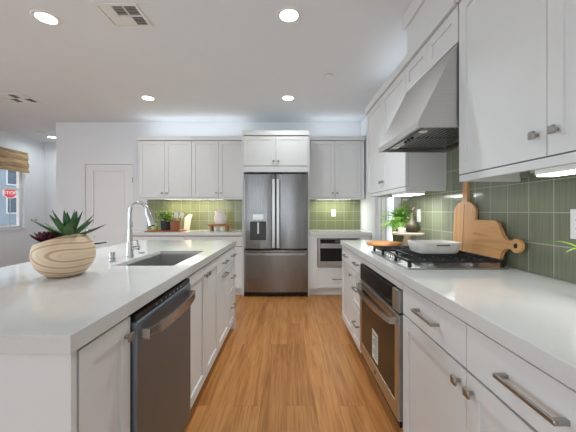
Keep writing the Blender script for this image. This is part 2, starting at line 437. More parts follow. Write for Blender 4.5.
# window_1 : left wall, sash window
def window(name, axis_pos, a0, a1, z0, z1, axis, wall_t=.15, rail=None, mull=(), depth=.06, sgn=-1):
    """frame as a structure mesh with a pane child; axis 'X': wall plane x=const, runs in y"""
    fr = MB(); p0, p1 = axis_pos + sgn * .05, axis_pos + sgn * (.05 + depth)
    lo, hi = min(p0, p1), max(p0, p1)
    def bar(u0, u1, v0, v1):
        if axis == 'X': fr.box(lo, hi, u0, u1, v0, v1, .003)
        else: fr.box(u0, u1, lo, hi, v0, v1, .003)
    t = .055
    bar(a0, a0 + t, z0, z1); bar(a1 - t, a1, z0, z1); bar(a0 + t, a1 - t, z0, z0 + t); bar(a0 + t, a1 - t, z1 - t, z1)
    if rail: bar(a0 + t, a1 - t, rail - .022, rail + .022)
    for q in mull: bar(q - .03, q + .03, z0 + t, z1 - t)
    f = struct(fr.build(name, M['trim']))
    pm = (lo + hi) / 2; g = MB()
    if axis == 'X': g.box(pm - .003, pm + .003, a0 + t * .6, a1 - t * .6, z0 + t * .6, z1 - t * .6)
    else: g.box(a0 + t * .6, a1 - t * .6, pm - .003, pm + .003, z0 + t * .6, z1 - t * .6)
    g.build('pane', M['pane'], f)
    return f
w1 = window('window_1', XL, WY0, WY1, WZ0, WZ1, 'X', rail=1.65, mull=(5.05,))
MB().box(XL - .045, XL + .02, WY0 - .03, WY1 + .03, WZ0 - .022, WZ0, .004).build('window_sill', M['trim'], w1)
window('added_window_rear', YREAR, -3.9, .5, .12, 2.35, 'Y', mull=(-2.4, -1.0))  # unseen opening, added to let the rear fill lamp in
window('added_window_side', XL, SY0, SY1, SZ0, SZ1, 'X', mull=(.5,))  # unseen opening, added for the fill lamp on the left

# door_1 : two-panel pantry door in the back wall
dm = MB(fny(YB + .012))
def door_panel(mb, u0, u1, v0, v1, panels, t=.038, rec=.015):
    us = [u0] + [p for pn in panels for p in ()] ; pu0, pu1 = panels[0][0], panels[0][1]
    mb.box(u0, pu0, v0, v1, -t, 0).box(pu1, u1, v0, v1, -t, 0)
    zs = [v0] + [z for p in panels for z in (p[2], p[3])] + [v1]
    for i in range(0, len(zs), 2): mb.box(pu0, pu1, zs[i], zs[i + 1], -t, 0)
    for p in panels:
        mb.box(p[0], p[1], p[2], p[3], -t, -rec)
        mb.box(p[0] + .022, p[1] - .022, p[2] + .022, p[3] - .022, -t, -rec + .0045)
door_panel(dm, DX0 + .008, DX1 - .008, .008, DZ - .008, [(DX0 + .13, DX1 - .13, .14, .80), (DX0 + .13, DX1 - .13, .98, 1.88)])
d1 = struct(dm.build('door_1', M['trim']))
cs = MB(fny(YB))
cs.box(DX0 - .012, DX0 + .003, 0, DZ + .012, -.05, .008).box(DX1 - .003, DX1 + .012, 0, DZ + .012, -.05, .008).box(DX0 + .003, DX1 - .003, DZ - .003, DZ + .012, -.05, .008)
cs.build('door_frame', M['trim'], d1)
kb = MB(fny(YB + .012)); kb.lathe([(.028, 0), (.028, .006), (.010, .010), (.010, .035), (.026, .042), (.030, .055), (.022, .068), (0, .07)], (DX0 + .07, .905, 0), 18)
kb.build('door_knob', M['nickel'], d1)
for hz in (1.73, 1.0, .25):
    MB(fny(YB)).cyl((DX1 - .001, hz - .045, .012), .006, .09, 'Y', 10).build('hinge', M['nickel'], d1)
# door_2 : glazed door in the right wall beyond the run of cabinets
gd = MB(fnx(XR + .02))
gd.box(GY0 + .01, GY0 + .05, .01, GZ - .01, -.04, 0).box(3.68, GY1 - .01, .01, GZ - .01, -.04, 0).box(GY0 + .05, 3.68, .01, .25, -.04, 0).box(GY0 + .05, 3.68, 1.88, GZ - .01, -.04, 0)
d2 = struct(gd.build('door_2', M['trim']))
MB(fnx(XR + .02)).box(GY0 + .05, 3.68, .25, 1.88, -.024, -.016).build('pane', M['pane'], d2)
gb = MB(fnx(XR + .02)); gb.box(3.668, 3.684, .25, 1.88, -.006, .008).box(3.86, 3.868, .1, 1.95, -.003, .006)
gb.build('glazing_bead', M['nickel'], d2)
gc = MB(fnx(XR)); gc.box(GY1, GY1 + .08, 0, GZ + .08, .001, .016, .003).box(GY0 - .08, GY1, GZ, GZ + .08, .001, .016, .003)
gc.build('door_casing', M['trim'], d2)
# baseboards
struct(MB().box(XL, XL + .014, YREAR, YN, 0, .1).build('baseboard_left', M['trim']))
struct(MB().box(-3.806, DX0 - .014, YB - .014, YB, 0, .1).build('baseboard_back', M['trim']))
struct(MB().box(XR - .014, XR, GY1 + .082, 4.15, 0, .1).build('baseboard_right', M['trim']))

# ================================================================== ceiling fixtures
def downlight(x, y, label, power):
    t = thing('recessed_light', label, 'ceiling light', (x, y, CEIL), 'recessed ceiling lights')
    MB().lathe([(.068, -.001), (.068, -.004), (.082, -.008), (.092, -.004), (.094, -.0005)], (x, y, CEIL), 32, close=False).build('trim_ring', M['whitepl'], t)
    MB().lathe([(0, -.004), (.069, -.004), (.069, -.001), (0, -.001)], (x, y, CEIL), 32).build('diffuser', M['lamp'], t)
    l = bpy.data.lights.new('recessed_lamp', 'AREA'); l.shape = 'DISK'; l.size = .13; l.energy = power; l.spread = math.radians(120 if y < 3 else 165); l.color = (.90, .97, 1.0)
    o = bpy.data.objects.new('recessed_lamp', l); o.location = (0, 0, -.012); COL.objects.link(o); o.parent = t
    o['kind'] = 'helper'
downlight(-1.82, 2.23, 'round recessed ceiling light above the island, near the grey air vent', 11)
downlight(.015, 2.20, 'round recessed ceiling light above the aisle, the one closer to the viewer', 11)
downlight(-1.795, 3.81, 'small round recessed ceiling light in front of the white pantry door', 4)
downlight(.013, 3.81, 'small round recessed ceiling light in front of the steel refrigerator', 4)
downlight(-4.64, 5.82, 'tiny recessed ceiling light in the side nook past the wall corner', 4)

def vent(x0, x1, y0, y1, label, darks):
    t = thing('ceiling_vent', label, 'air vent', ((x0 + x1) / 2, (y0 + y1) / 2, CEIL), 'ceiling air vents')
    f = MB(); b = .022; cols, rows = 3, 2; z0, z1 = CEIL - .008, CEIL - .0005
    cw = (x1 - x0 - 2 * b) / cols; rh = (y1 - y0 - 2 * b) / rows
    f.box(x0, x1, y0, y0 + b, z0, z1).box(x0, x1, y1 - b, y1, z0, z1).box(x0, x0 + b, y0 + b, y1 - b, z0, z1).box(x1 - b, x1, y0 + b, y1 - b, z0, z1)
    for i in (1, 2): f.box(x0 + b + i * cw - .005, x0 + b + i * cw + .005, y0 + b, y1 - b, z0, z1)
    f.box(x0 + b, x1 - b, (y0 + y1) / 2 - .005, (y0 + y1) / 2 + .005, z0, z1)
    f.build('frame', M['whitepl'], t)
    MB().box(x0 + b, x1 - b, y0 + b, y1 - b, CEIL - .002, CEIL - .0005).build('duct_opening', M['duct'], t)
    for i in range(cols):
        for j in range(rows):
            g = MB(); ax, ay = x0 + b + i * cw + .005, y0 + b + j * rh + .005
            ang = math.radians(50 if (i, j) in darks else -24)
            for k in range(6):
                yy = ay + (k + .5) * (rh - .01) / 6
                c_, s_ = math.cos(ang) * .009, math.sin(ang) * .0035
                g.prism([(yy - c_, CEIL - .0055 - s_), (yy + c_, CEIL - .0055 + s_), (yy + c_, CEIL - .0047 + s_), (yy - c_, CEIL - .0047 - s_)], ax, ax + cw - .01, 'X')
            g.build('louvre', M['whitepl'], t)
vent(-1.365, -1.06, 2.07, 2.33, 'square white six-pane ceiling air vent above the island near its recessed light', {(1, 0), (2, 0), (2, 1)})
vent(-3.62, -3.30, 3.66, 3.97, 'small ceiling air vent far over the dining side, towards the window', {(1, 0), (2, 1), (0, 1)})

def detector(x, y, r, label):
    t = thing('sprinkler_cover', label, 'sprinkler cover', (x, y, CEIL), 'ceiling sprinkler covers')
    MB().lathe([(r, -.0005), (r, -.006), (r * .86, -.010), (0, -.011)], (x, y, CEIL), 28).build('cover_plate', M['whitepl'], t)
    MB().lathe([(r * 1.04, -.0005), (r * 1.12, -.003), (r * 1.12, -.0008), (r * 1.04, -.0004)], (x, y, CEIL), 28, close=False).build('ring', M['nickel'], t)
detector(.453, 3.18, .038, 'small round sprinkler cover plate on the ceiling near the range hood wall')
detector(-4.58, 5.5, .06, 'round white sprinkler cover on the nook ceiling beside its light')

# ================================================================== cabinet toolkit
ST = .056
def shaker(mb, u0, u1, v0, v1, st=ST, t=.02, rec=.009):
    mb.box(u0, u0 + st, v0, v1, -t, 0).box(u1 - st, u1, v0, v1, -t, 0)
    mb.box(u0 + st, u1 - st, v0, v0 + st, -t, 0).box(u0 + st, u1 - st, v1 - st, v1, -t, 0)
    mb.box(u0 + st, u1 - st, v0 + st, v1 - st, -t, -rec)
def add_knob(F, u, v, parent):
    k = MB(F); k.cyl((u, v, 0), .0065, .016, 'Z', 10); k.box(u - .014, u + .014, v - .014, v + .014, .015, .026, .003)
    k.build('knob', M['nickel'], parent)
def add_pull(F, u, v, L, parent):
    k = MB(F); h = L / 2
    k.box(u - h, u + h, v - .006, v + .006, .026, .034, .0015)
    for s in (-1, 1): k.box(u + s * (h - .006) - .006, u + s * (h - .006) + .006, v - .006, v + .006, 0, .027, .001)
    k.build('pull', M['nickel'], parent)
def cabinet(name, label, F, u0, u1, v0, v1, depth, fronts, toe=None, group=None, cat='cabinet', rail=None, crown=None, panel=None):
    """fronts: list of (kind, u0,u1,v0,v1, hardware) ; F maps (u,v,w)"""
    loc = F @ Vector(((u0 + u1) / 2, v0 if toe is None else 0.0, -depth / 2))
    t = thing(name, label, cat, loc, group)
    b = MB(F); b.box(u0 + .0008, u1 - .0008, v0, v1, -depth, -.0225)
    b.mi = 1; b.box(u0 + .004, u1 - .004, v0 + .004, v1 - .004, -.0225, -.0215)  # dark sheet behind the fronts paints the shade in their gaps
    b.build('body', [M['cab'], M['gap']], t)
    if toe is not None:
        MB(F).box(u0 + .0008, u1 - .0008, 0.001, v0, -depth, -toe).build('toe_kick', M['cab'], t)
    for kind, a0, a1, b0, b1, hw in fronts:
        g = .0017; d = MB(F)
        if kind == 'slab': d.box(a0 + g, a1 - g, b0 + g, b1 - g, -.02, 0, .0015)
        else: shaker(d, a0 + g, a1 - g, b0 + g, b1 - g, ST if kind == 'door' else .042)
        o = d.build('door' if kind == 'door' else 'drawer', M['cab'], t)
        if hw:
            if hw[0] == 'knob': add_knob(F, hw[1], hw[2], o)
            else: add_pull(F, hw[1], hw[2], hw[3], o)
    if rail:
        lr = MB(F); lr.box(u0 + .0008, u1 - .0008, rail, v0 - .0005, -.022, -.002)
        if depth < .32:
            for e_ in (u0 + .0008, u1 - .0188): lr.box(e_, e_ + .018, rail, v0 - .0005, -depth + .012, -.0225)
        lr.build('light_rail', M['cab'], t)
    if crown:
        c = MB(F); c.box(u0 + .0005 - (0.02 if crown[2] else 0), u1 - .0005 + (0.02 if crown[3] else 0), crown[0], crown[1], -depth, .02)
        c.build('crown', M['cab'], t)
    return t

# ================================================================== ISLAND
FI = fpx(-.54)
ZT = .8665      # top of cabinets under worktop
ip = thing('end_panel', 'plain white panel closing the near end of the island', 'panel', (-.89, .745, 0))
MB().box(-1.25, -.5385, .735, .755, .001, ZT).build('panel_board', M['cab'], ip)
fp = thing('end_panel', 'plain white panel closing the far end of the island', 'panel', (-.89, 3.06, 0))
MB().box(-1.25, -.5385, 3.045, 3.065, .001, ZT).build('panel_board', M['cab'], fp)
bp_ = thing('back_panel', 'long white panel along the seating side of the island', 'panel', (-1.2, 1.9, 0))
MB().box(-1.25, -1.235, .757, 3.043, .001, ZT).build('panel_board', M['cab'], bp_)
cabinet('island_cabinet', 'narrow white island cabinet between the end panel and the dishwasher', FI, .765, 1.018, .1, ZT, .64,
        [('door', .765, 1.018, .105, .858, ('knob', .985, .80))], toe=.07, group='white island base cabinets')
cabinet('island_cabinet', 'two-door white island sink cabinet beside the dishwasher', FI, 1.6, 2.322, .1, .655, .64,
        [('door', 1.6, 1.96, .105, .858, ('knob', 1.925, .80)), ('door', 1.96, 2.322, .105, .858, ('knob', 1.995, .80))], toe=.07, group='white island base cabinets')
cabinet('island_cabinet', 'white island cabinet with one drawer over one pull-out door', FI, 2.324, 2.74, .1, ZT, .64,
        [('slab', 2.324, 2.74, .715, .858, ('pull', 2.53, .785, .15)), ('door', 2.324, 2.74, .105, .71, ('pull', 2.53, .678, .15))], toe=.07, group='white island base cabinets')
cabinet('island_cabinet', 'white three-drawer island cabinet at the end facing the refrigerator', FI, 2.742, 3.04, .1, ZT, .64,
        [('slab', 2.742, 3.04, .715, .858, ('pull', 2.90, .785, .13)), ('shakerdrawer', 2.742, 3.04, .41, .71, ('pull', 2.90, .575, .13)),
         ('shakerdrawer', 2.742, 3.04, .105, .405, ('pull', 2.90, .287, .13))], toe=.07, group='white island base cabinets')

sc_o = [o for o in bpy.data.objects if o.name.startswith('island_cabinet') and 'sink cabinet' in o.get('label', '')][0]
u_ = MB(FI); u_.box(1.6008, 1.616, .6555, ZT, -.64, -.0225).box(2.305, 2.3212, .6555, ZT, -.64, -.0225).box(1.6165, 2.3045, .6555, ZT, -.045, -.0225)
u_.build('rim_panel', M['cab'], sc_o)

def slab_with_hole(x0, x1, y0, y1, z0, z1, hole=None):
    mb = MB(); bm = mb.bm
    xs = [x0, x1] if not hole else [x0, hole[0], hole[1], x1]
    ys = [y0, y1] if not hole else [y0, hole[2], hole[3], y1]
    def keep(i, j): return not (hole and i == 1 and j == 1)
    V = {}
    def vv(i, j, k):
        if (i, j, k) not in V: V[(i, j, k)] = bm.verts.new((xs[i], ys[j], (z0, z1)[k]))
        return V[(i, j, k)]
    nx, ny = len(xs) - 1, len(ys) - 1
    for i in range(nx):
        for j in range(ny):
            if not keep(i, j): continue
            for k in (0, 1): bm.faces.new([vv(i, j, k), vv(i + 1, j, k), vv(i + 1, j + 1, k), vv(i, j + 1, k)])
            for (di, dj, a, b) in ((-1, 0, (i, j), (i, j + 1)), (1, 0, (i + 1, j), (i + 1, j + 1)), (0, -1, (i, j), (i + 1, j)), (0, 1, (i, j + 1), (i + 1, j + 1))):
                ii, jj = i + di, j + dj
                if not (0 <= ii < nx and 0 <= jj < ny) or not keep(ii, jj):
                    bm.faces.new([vv(*a, 0), vv(*b, 0), vv(*b, 1), vv(*a, 1)])
    return mb
SX0, SX1, KY0, KY1 = -.975, -.635, 1.645, 2.27
tag(slab_with_hole(-1.55, -.53, .7227, 3.09, .868, .915, (SX0, SX1, KY0, KY1)).build('island_countertop', M['quartz'], bevel=.002),
    'white quartz worktop of the island with the sink cut into it', 'countertop')
# sink
sk = thing('kitchen_sink', 'stainless steel undermount sink set in the island worktop', 'sink', ((SX0 + SX1) / 2, (KY0 + KY1) / 2, .66))
sb = MB(); a, b, c, d = SX0 + .0006, SX1 - .0006, KY0 + .0006, KY1 - .0006; tk = .004
sb.box(a, a + tk, c, d, .67, .893).box(b - tk, b, c, d, .67, .893).box(a + tk, b - tk, c, c + tk, .67, .893).box(a + tk, b - tk, d - tk, d, .67, .893)
sb.box(a, b, c, d, .662, .6705)
sb.build('basin', M['sinksteel'], sk)
MB().lathe([(.045, .671), (.045, .6735), (.03, .672), (.012, .672), (0, .674)], ((SX0 + SX1) / 2, 2.0, 0), 24).build('drain', M['chrome'], sk)
# faucet
FX, FY = -1.036, 1.945
fa = thing('kitchen_faucet', 'tall chrome gooseneck faucet standing behind the island sink', 'faucet', (FX, FY, .9155))
MB().lathe([(.027, .9155), (.027, .922), (.0225, .926), (.0215, .99), (.0175, 1.02), (.0145, 1.06), (0.0142, 1.1), (0, 1.1)], (FX, FY, 0), 24).build('faucet_body', M['chrome'], fa)
pts = [(FX, FY, 1.05), (FX, FY, 1.15), (FX, FY, 1.205)]
R = .061; ex, ey = math.cos(-.1), math.sin(-.1)
for i in range(1, 15):
    an = PI * .95 * i / 14
    rr = R * (1 - math.cos(an)); pts.append((FX + rr * ex, FY + rr * ey, 1.212 + R * math.sin(an)))
MB().sweep(pts, .0125, up=(0.1, 1, 0), n=14).build('gooseneck', M['chrome'], fa)
ax, ay, az = pts[-1]; bx_, by_, bz_ = pts[-2]
dirv = (Vector(pts[-1]) - Vector(pts[-2])).normalized()
p0 = Vector(pts[-1]); hp = [p0 - dirv * .004, p0 + dirv * .02, p0 + dirv * .075, p0 + dirv * .10]
for q in hp[2:]: q.x += .004
hd = MB().sweep(hp, .0165, up=(0, 1, 0), n=16, taper=[.85, 1, 1.15, 1.25]).build('spray_head', M['chrome'], fa)
MB().sweep([hp[-1] - dirv * .002, hp[-1] + dirv * .006], .0185, up=(0, 1, 0), n=16).build('nozzle', M['black'], hd)
lv = MB(); lv.cyl((FX + .018, FY, .978), .0135, .034, 'X', 16); lv.lathe([(.0155, 0), (.0155, .010), (.010, .013), (0, .013)], (FX + .05, FY, .978), 16, 'X')
lv.sweep([(FX + .058, FY, .985), (FX + .062, FY - .02, 1.005), (FX + .065, FY - .035, 1.03)], .0045, up=(1, 0, 0), n=8)
lv.build('lever', M['chrome'], fa)
ag = thing('air_gap_cap', 'short chrome cap on the worktop between faucet and planter', 'air gap cap', (-1.052, 1.775, .9155))  # chrome air gap cap of the sink
MB().lathe([(.0235, .9155), (.0235, .919), (.0175, .921), (.0175, .968), (.0160, .973), (0, .974)], (-1.052, 1.775, 0), 20).build('cap', M['chrome'], ag)
MB().lathe([(.0182, .935), (.0182, .938)], (-1.052, 1.775, 0), 20, close=False).build('seam', M['black'], ag)
bt = thing('air_switch', 'flat round disposal button set in the worktop behind the sink', 'button', (-1.055, 2.14, .9155))
MB().lathe([(.024, .9155), (.024, .919), (.018, .921)], (-1.055, 2.14, 0), 20, close=False).lathe([(.0, .9155), (.017, .9155), (.017, .9225), (0, .9235)], (-1.055, 2.14, 0), 20).build('push_button', M['nickel'], bt)
# thin dark spout behind the planter
sp_ = thing('pump_bottle', 'dark pump bottle whose thin spout pokes out behind the wooden planter', 'soap bottle', (-1.17, 1.66, .9155))
MB().lathe([(.030, .9155), (.032, .92), (.032, .995), (.012, 1.012), (.012, 1.022), (0, 1.022)], (-1.17, 1.66, 0), 18).build('bottle', M['charcoal'], sp_)
MB().sweep([(-1.17, 1.66, 1.015), (-1.17, 1.66, 1.03), (-1.14, 1.655, 1.03), (-1.09, 1.65, 1.034), (-1.008, 1.645, 1.045)], .006, up=(0, 1, 0), n=8, taper=[1, 1, 1.1, .8, .5]).build('spout', M['black'], sp_)

# planter
PX, PY = -1.052, 1.395
pl = thing('succulent_planter', 'round pale wooden bowl planter with succulents on the near end of the island', 'planter', (PX, PY, .9155))
bmw = MB(); n = 56; slope = .33
t = bmw.bm
def bowl_ring(rad, zr, zc, lo, k, K, dz=0.0):
    """ring k of K on an ellipsoid cut by the sloping rim plane"""
    out = []
    for i in range(n):
        ca, sa = math.cos(2 * PI * i / n), math.sin(2 * PI * i / n)
        th = 0.0
        while th < PI / 2:                       # find where the wall meets the rim plane
            if zc + zr * math.sin(th) >= .176 + dz + slope * rad * math.cos(th) * ca: break
            th += .01
        a_ = lo + (th - lo) * k / K
        out.append(t.verts.new((PX + rad * math.cos(a_) * ca, PY + rad * math.cos(a_) * sa, .9155 + zc + zr * math.sin(a_))))
    return out
lo_ = -math.asin(.104 / .118)
rings = [[t.verts.new((PX, PY, .9158))]] + [bowl_ring(.1255, .118, .104, lo_, k, 14) for k in range(15)]
rings += [bowl_ring(.116, .110, .104, -.3, k, 6, -.004) for k in range(6, -1, -1)] + [[t.verts.new((PX, PY, 1.0))]]
for A, B in zip(rings, rings[1:]):
    for i in range(n):
        j = (i + 1) % n
        if len(A) == 1: t.faces.new((A[0], B[i], B[j]))
        elif len(B) == 1: t.faces.new((A[i], A[j], B[0]))
        else: t.faces.new((A[i], A[j], B[j], B[i]))
for f in t.faces: f.smooth = True
bmw.build('bowl', M['bowlwood'], pl, sharp=60)
so = MB()
so.M = Matrix.Translation((PX - .005, PY, 1.074)) @ Matrix.Rotation(-math.atan(slope), 4, 'Y')
so.lathe([(0, -.006), (.080, -.006), (.080, .0), (.05, .003), (0, .004)], (0, 0, 0), 30).build('soil', M['soil'], pl)
ag_ = MB(); bx = Vector((PX + .03, PY - .01, 1.093))
rs = random.Random(3)
for k in range(17):
    tier = k / 16; az_ = k * 2.4 + .5; el = .30 + 1.0 * tier ** 1.2
    d_ = Vector((math.cos(az_) * math.cos(el), math.sin(az_) * math.cos(el), math.sin(el)))
    ag_.leaf(bx + d_ * .008, d_, (0, 0, 1), (.160 - .035 * tier) * rs.uniform(.92, 1.08), .060 - .014 * tier, curl=-.22, fold=.18, thick=.009, seg=8, shape=.9)
ag_.build('agave', M['agave'], pl, sharp=50)
br_ = MB()
for (cx, cy, cz, sc) in ((-.070, -.03, 1.075, 1.3), (-.06, .04, 1.075, 1.05), (-.025, -.068, 1.09, 1.0)):
    c0 = Vector((PX + cx, PY + cy, cz))
    for k in range(26):
        tier = k / 25; a2 = k * 2.4; el = .12 + 1.25 * tier
        d_ = Vector((math.cos(a2) * math.cos(el), math.sin(a2) * math.cos(el), math.sin(el)))
        br_.leaf(c0 + d_ * .004, d_, (0, 0, 1), (.058 - .026 * tier) * sc, .021 * sc, curl=-.5, fold=.22, thick=.004, seg=4, shape=.3)
br_.build('burgundy_rosette', M['burg'], pl, sharp=50)
sg = MB()
for k in range(16):
    a2 = k * 2.4; el = .2 + .07 * k
    d_ = Vector((math.cos(a2) * math.cos(el), math.sin(a2) * math.cos(el), math.sin(el)))
    sg.leaf(Vector((PX - .085, PY + .01, 1.075)), d_, (0, 0, 1), .045, .013, curl=-.3, fold=.2, thick=.004, seg=4, shape=.3)
sg.build('small_succulent', M['bluegreen'], pl, sharp=50)

# dishwasher
def bow(u0, u1, v, w0, w1, n=14): return [(u0 + (u1 - u0) * i / n, v, w0 + (w1 - w0) * math.sin(PI * i / n) ** .7) for i in range(n + 1)]
dw = thing('dishwasher', 'stainless steel dishwasher with bowed handle built into the island', 'dishwasher', (-.84, 1.31, 0))
FD = fpx(-.52); u0, u1 = 1.026, 1.594
MB(FI).box(u0 - .004, u1 + .003, .1, .862, -.62, -.024).build('tub', M['black'], dw)
dd_ = MB(FD); dd_.box(u0, u1, .112, .832, -.042, 0, .004, 2)
ddo = dd_.build('door', M['steeld'], dw)
cp = MB(FD); cp.prism([(u0, .834), (u1, .834), (u1, .857), (u0, .857)], -.042, -.006, 'Z'); cp.build('control_strip', M['blackglass'], dw)
for k in range(7): 
    MB(FD).box(u0 + .16 + k * .045, u0 + .172 + k * .045, .842, .848, -.0062, -.0052).build('button', M['nickel'], dw)
hh = MB(FD); hh.sweep([(u0 + .028, .782, .0)] + bow(u0 + .028, u1 - .028, .782, .028, .052) + [(u1 - .028, .782, .0)], .012, .036, up=(0, 1, 0)); hh.build('handle', M['steelh'], ddo)
MB(FI).box(u0, u1, .001, .1, -.6, -.07).build('toe_panel', M['black'], dw)

# ================================================================== RIGHT RUN
FR = fnx(.577)
cabinet('base_cabinet', 'white base cabinet at the far end of the right run, drawer over door', FR, 2.60, 3.10, .1, ZT, .62,
        [('slab', 2.60, 3.10, .71, .858, ('pull', 2.85, .787, .15)), ('door', 2.60, 3.10, .105, .705, ('knob', 2.635, .65))], toe=.068, group='white base cabinets of the right run')
cabinet('base_cabinet', 'narrow white three-drawer base cabinet just past the wall oven', FR, 2.295, 2.598, .1, ZT, .62,
        [('slab', 2.295, 2.598, .71, .858, ('pull', 2.42, .787, .13)), ('shakerdrawer', 2.295, 2.598, .41, .705, ('pull', 2.42, .577, .13)),
         ('shakerdrawer', 2.295, 2.598, .105, .405, ('pull', 2.42, .292, .13))], toe=.068, group='white base cabinets of the right run')
oc = cabinet('oven_cabinet', 'white cabinet housing around the steel oven under the cooktop', FR, 1.472, 2.293, .1, ZT, .02,
        [('slab', 1.475, 2.29, .822, .858, None)], toe=.068)
for o in list(oc.children):
    if o.name.startswith('body') or o.name.startswith('toe_kick'): bpy.data.objects.remove(o)
hb = MB(FR); hb.box(1.4735, 1.4885, .1, ZT, -.62, -.0225).box(2.2775, 2.2925, .1, ZT, -.62, -.0225).box(1.4885, 2.2775, .824, ZT, -.62, -.0225).box(1.4885, 2.2775, .1, .116, -.62, -.0225)
hb.build('housing', M['cab'], oc)
MB(FR).box(1.4735, 2.2925, .001, .1, -.62, -.068).build('toe_kick', M['cab'], oc)
cabinet('base_cabinet', 'white base cabinet next to the viewer with two drawers over two doors', FR, .43, 1.470, .1, ZT, .62,
        [('slab', .95, 1.470, .71, .858, ('pull', 1.205, .787, .18)), ('slab', .43, .95, .71, .858, ('pull', .69, .787, .18)),
         ('door', .95, 1.470, .105, .705, ('knob', .985, .655)), ('door', .43, .95, .105, .705, ('knob', .915, .655))], toe=.068, group='white base cabinets of the right run')
tag(slab_with_hole(.562, 1.2035, .40, 3.10, .868, .915).build('countertop', M['quartz'], bevel=.002),
    'white quartz worktop under the cooktop along the green tiled right wall', 'countertop', 'white quartz wall worktops')
# oven
ov = thing('wall_oven', 'stainless steel built-in oven with black glass under the cooktop', 'oven', (.86, 1.885, .14))
FO = fnx(.562); a0, a1 = 1.492, 2.276
MB(FR).box(a0, a1, .12, .820, -.58, -.024).build('oven_box', M['steeld'], ov)
bz = MB(FO); bz.box(a0, a0 + .085, .70, .816, -.038, 0, .003).box(a1 - .02, a1, .70, .816, -.038, 0, .003).box(a0 + .085, a1 - .02, .70, .705, -.038, 0)
bz.build('control_bezel', M['steellight'], ov)
MB(FO).box(a0 + .085, a1 - .02, .705, .816, -.038, -.001).build('control_panel', M['blackglass'], ov)
od = MB(FO); od.box(a0, a0 + .05, .15, .692, -.038, 0, .003).box(a1 - .05, a1, .15, .692, -.038, 0, .003).box(a0 + .05, a1 - .05, .15, .235, -.038, 0, .003).box(a0 + .05, a1 - .05, .64, .692, -.038, 0, .003)
odo = od.build('door', M['steellight'], ov)
MB(FO).box(a0 + .05, a1 - .05, .235, .64, -.036, -.002).build('window', M['blackglass'], odo)
oh = MB(FO); oh.sweep([(a0 + .03, .655, 0)] + bow(a0 + .03, a1 - .03, .655, .03, .058) + [(a1 - .03, .655, 0)], .012, .034, up=(0, 1, 0)); oh.build('handle', M['steelh'], odo)
tg = MB(FO); tg.box(1.83, 1.95, .262, .447, -.0019, -.0012); stk = tg.build('energy_label', M['paper'], odo)
tl = MB(FO)
for k in range(8): tl.box(1.845, 1.845 + (.088 if k % 3 else .055), .280 + k * .0195, .288 + k * .0195, -.0012, -.0008)
tl.build('print', M['ink'], stk)
MB(FO).lathe([(.013, 0), (.013, .0015), (0, .0015)], (1.885, .190, 0), 20).build('emblem', M['ink'], odo)
MB(FO).box(a0, a1, .122, .147, -.034, -.010).build('vent_grille', M['black'], ov)

# cooktop
ck = thing('gas_cooktop', 'stainless steel gas cooktop with black grates on the right worktop', 'cooktop', (.89, 1.86, .9155))
CX0, CX1, CY0, CY1 = .622, 1.15, 1.53, 2.19
MB().box(CX0, CX1, CY0, CY1, .9156, .924, .003).build('tray', M['steellight'], ck)
for (bx, by, br) in ((.80, 1.66, .042), (1.03, 1.66, .036), (.80, 2.06, .036), (1.03, 2.06, .042), (.93, 1.86, .05)):
    o = MB().lathe([(br * 1.25, .924), (br * 1.25, .930), (br, .934), (br, .938)], (bx, by, 0), 24).build('burner', M['nickel'], ck)
    MB().lathe([(br * .95, .9382), (br * .95, .944), (br * .8, .947), (0, .947)], (bx, by, 0), 24).build('burner_cap', M['iron'], o)
gw = (CY1 - CY0 - .02) / 3
for k in range(3):
    g = MB(); y0, y1 = CY0 + .012 + k * gw, CY0 + .008 + (k + 1) * gw; x0, x1 = CX0 + (.10 if k == 1 else .014), CX1 - .012; z = .957
    b_ = .009
    for yy in (y0, y1): g.box(x0, x1, yy - b_ / 2 if yy == y1 else yy, yy if yy == y1 else yy + b_, z - .008, z + .006, .002)
    for xx in (x0, x1 - b_): g.box(xx, xx + b_, y0, y1, z - .008, z + .006, .002)
    for q in (.25, .5, .75): g.box(x0, x1, y0 + (y1 - y0) * q - .003, y0 + (y1 - y0) * q + .003, z - .004, z + .007, .002)
    for q in (.2, .4, .6, .8): g.box(x0 + (x1 - x0) * q - .003, x0 + (x1 - x0) * q + .003, y0, y1, z - .006, z + .004, .002)
    for xx in (x0, x1 - .014):
        for yy in (y0, y1 - .014): g.box(xx, xx + .014, yy, yy + .014, .9245, z)
    g.build('grate', M['iron'], ck)
for k in range(5):
    ky = 1.86 + (k - 2) * .041
    o = MB().lathe([(.0195, .924), (.0195, .929), (.0165, .931), (.0155, .948), (.013, .951), (0, .951)], (.668, ky, 0), 20).build('control_knob', M['chrome'], ck)
    MB().box(.664, .672, ky - .013, ky + .013, .951, .955, .001).build('grip', M['black'], o)

# hood
hd_ = thing('range_hood', 'sloped stainless steel range hood on the right wall above the cooktop', 'range hood', (1.0, 1.885, 1.66))
H0, H1 = 1.546, 2.222
hbm = MB(); P = [(1.2035, 1.660), (.689, 1.660), (.689, 1.692), (.893, 2.100), (1.2035, 2.100)]
tq = hbm.bm
A = [tq.verts.new((x, H0, z)) for x, z in P]; B = [tq.verts.new((x, H1, z)) for x, z in P]
tq.faces.new(A); tq.faces.new(B)
for i in range(1, 5):
    j = (i + 1) % 5; tq.faces.new((A[i], A[j], B[j], B[i]))
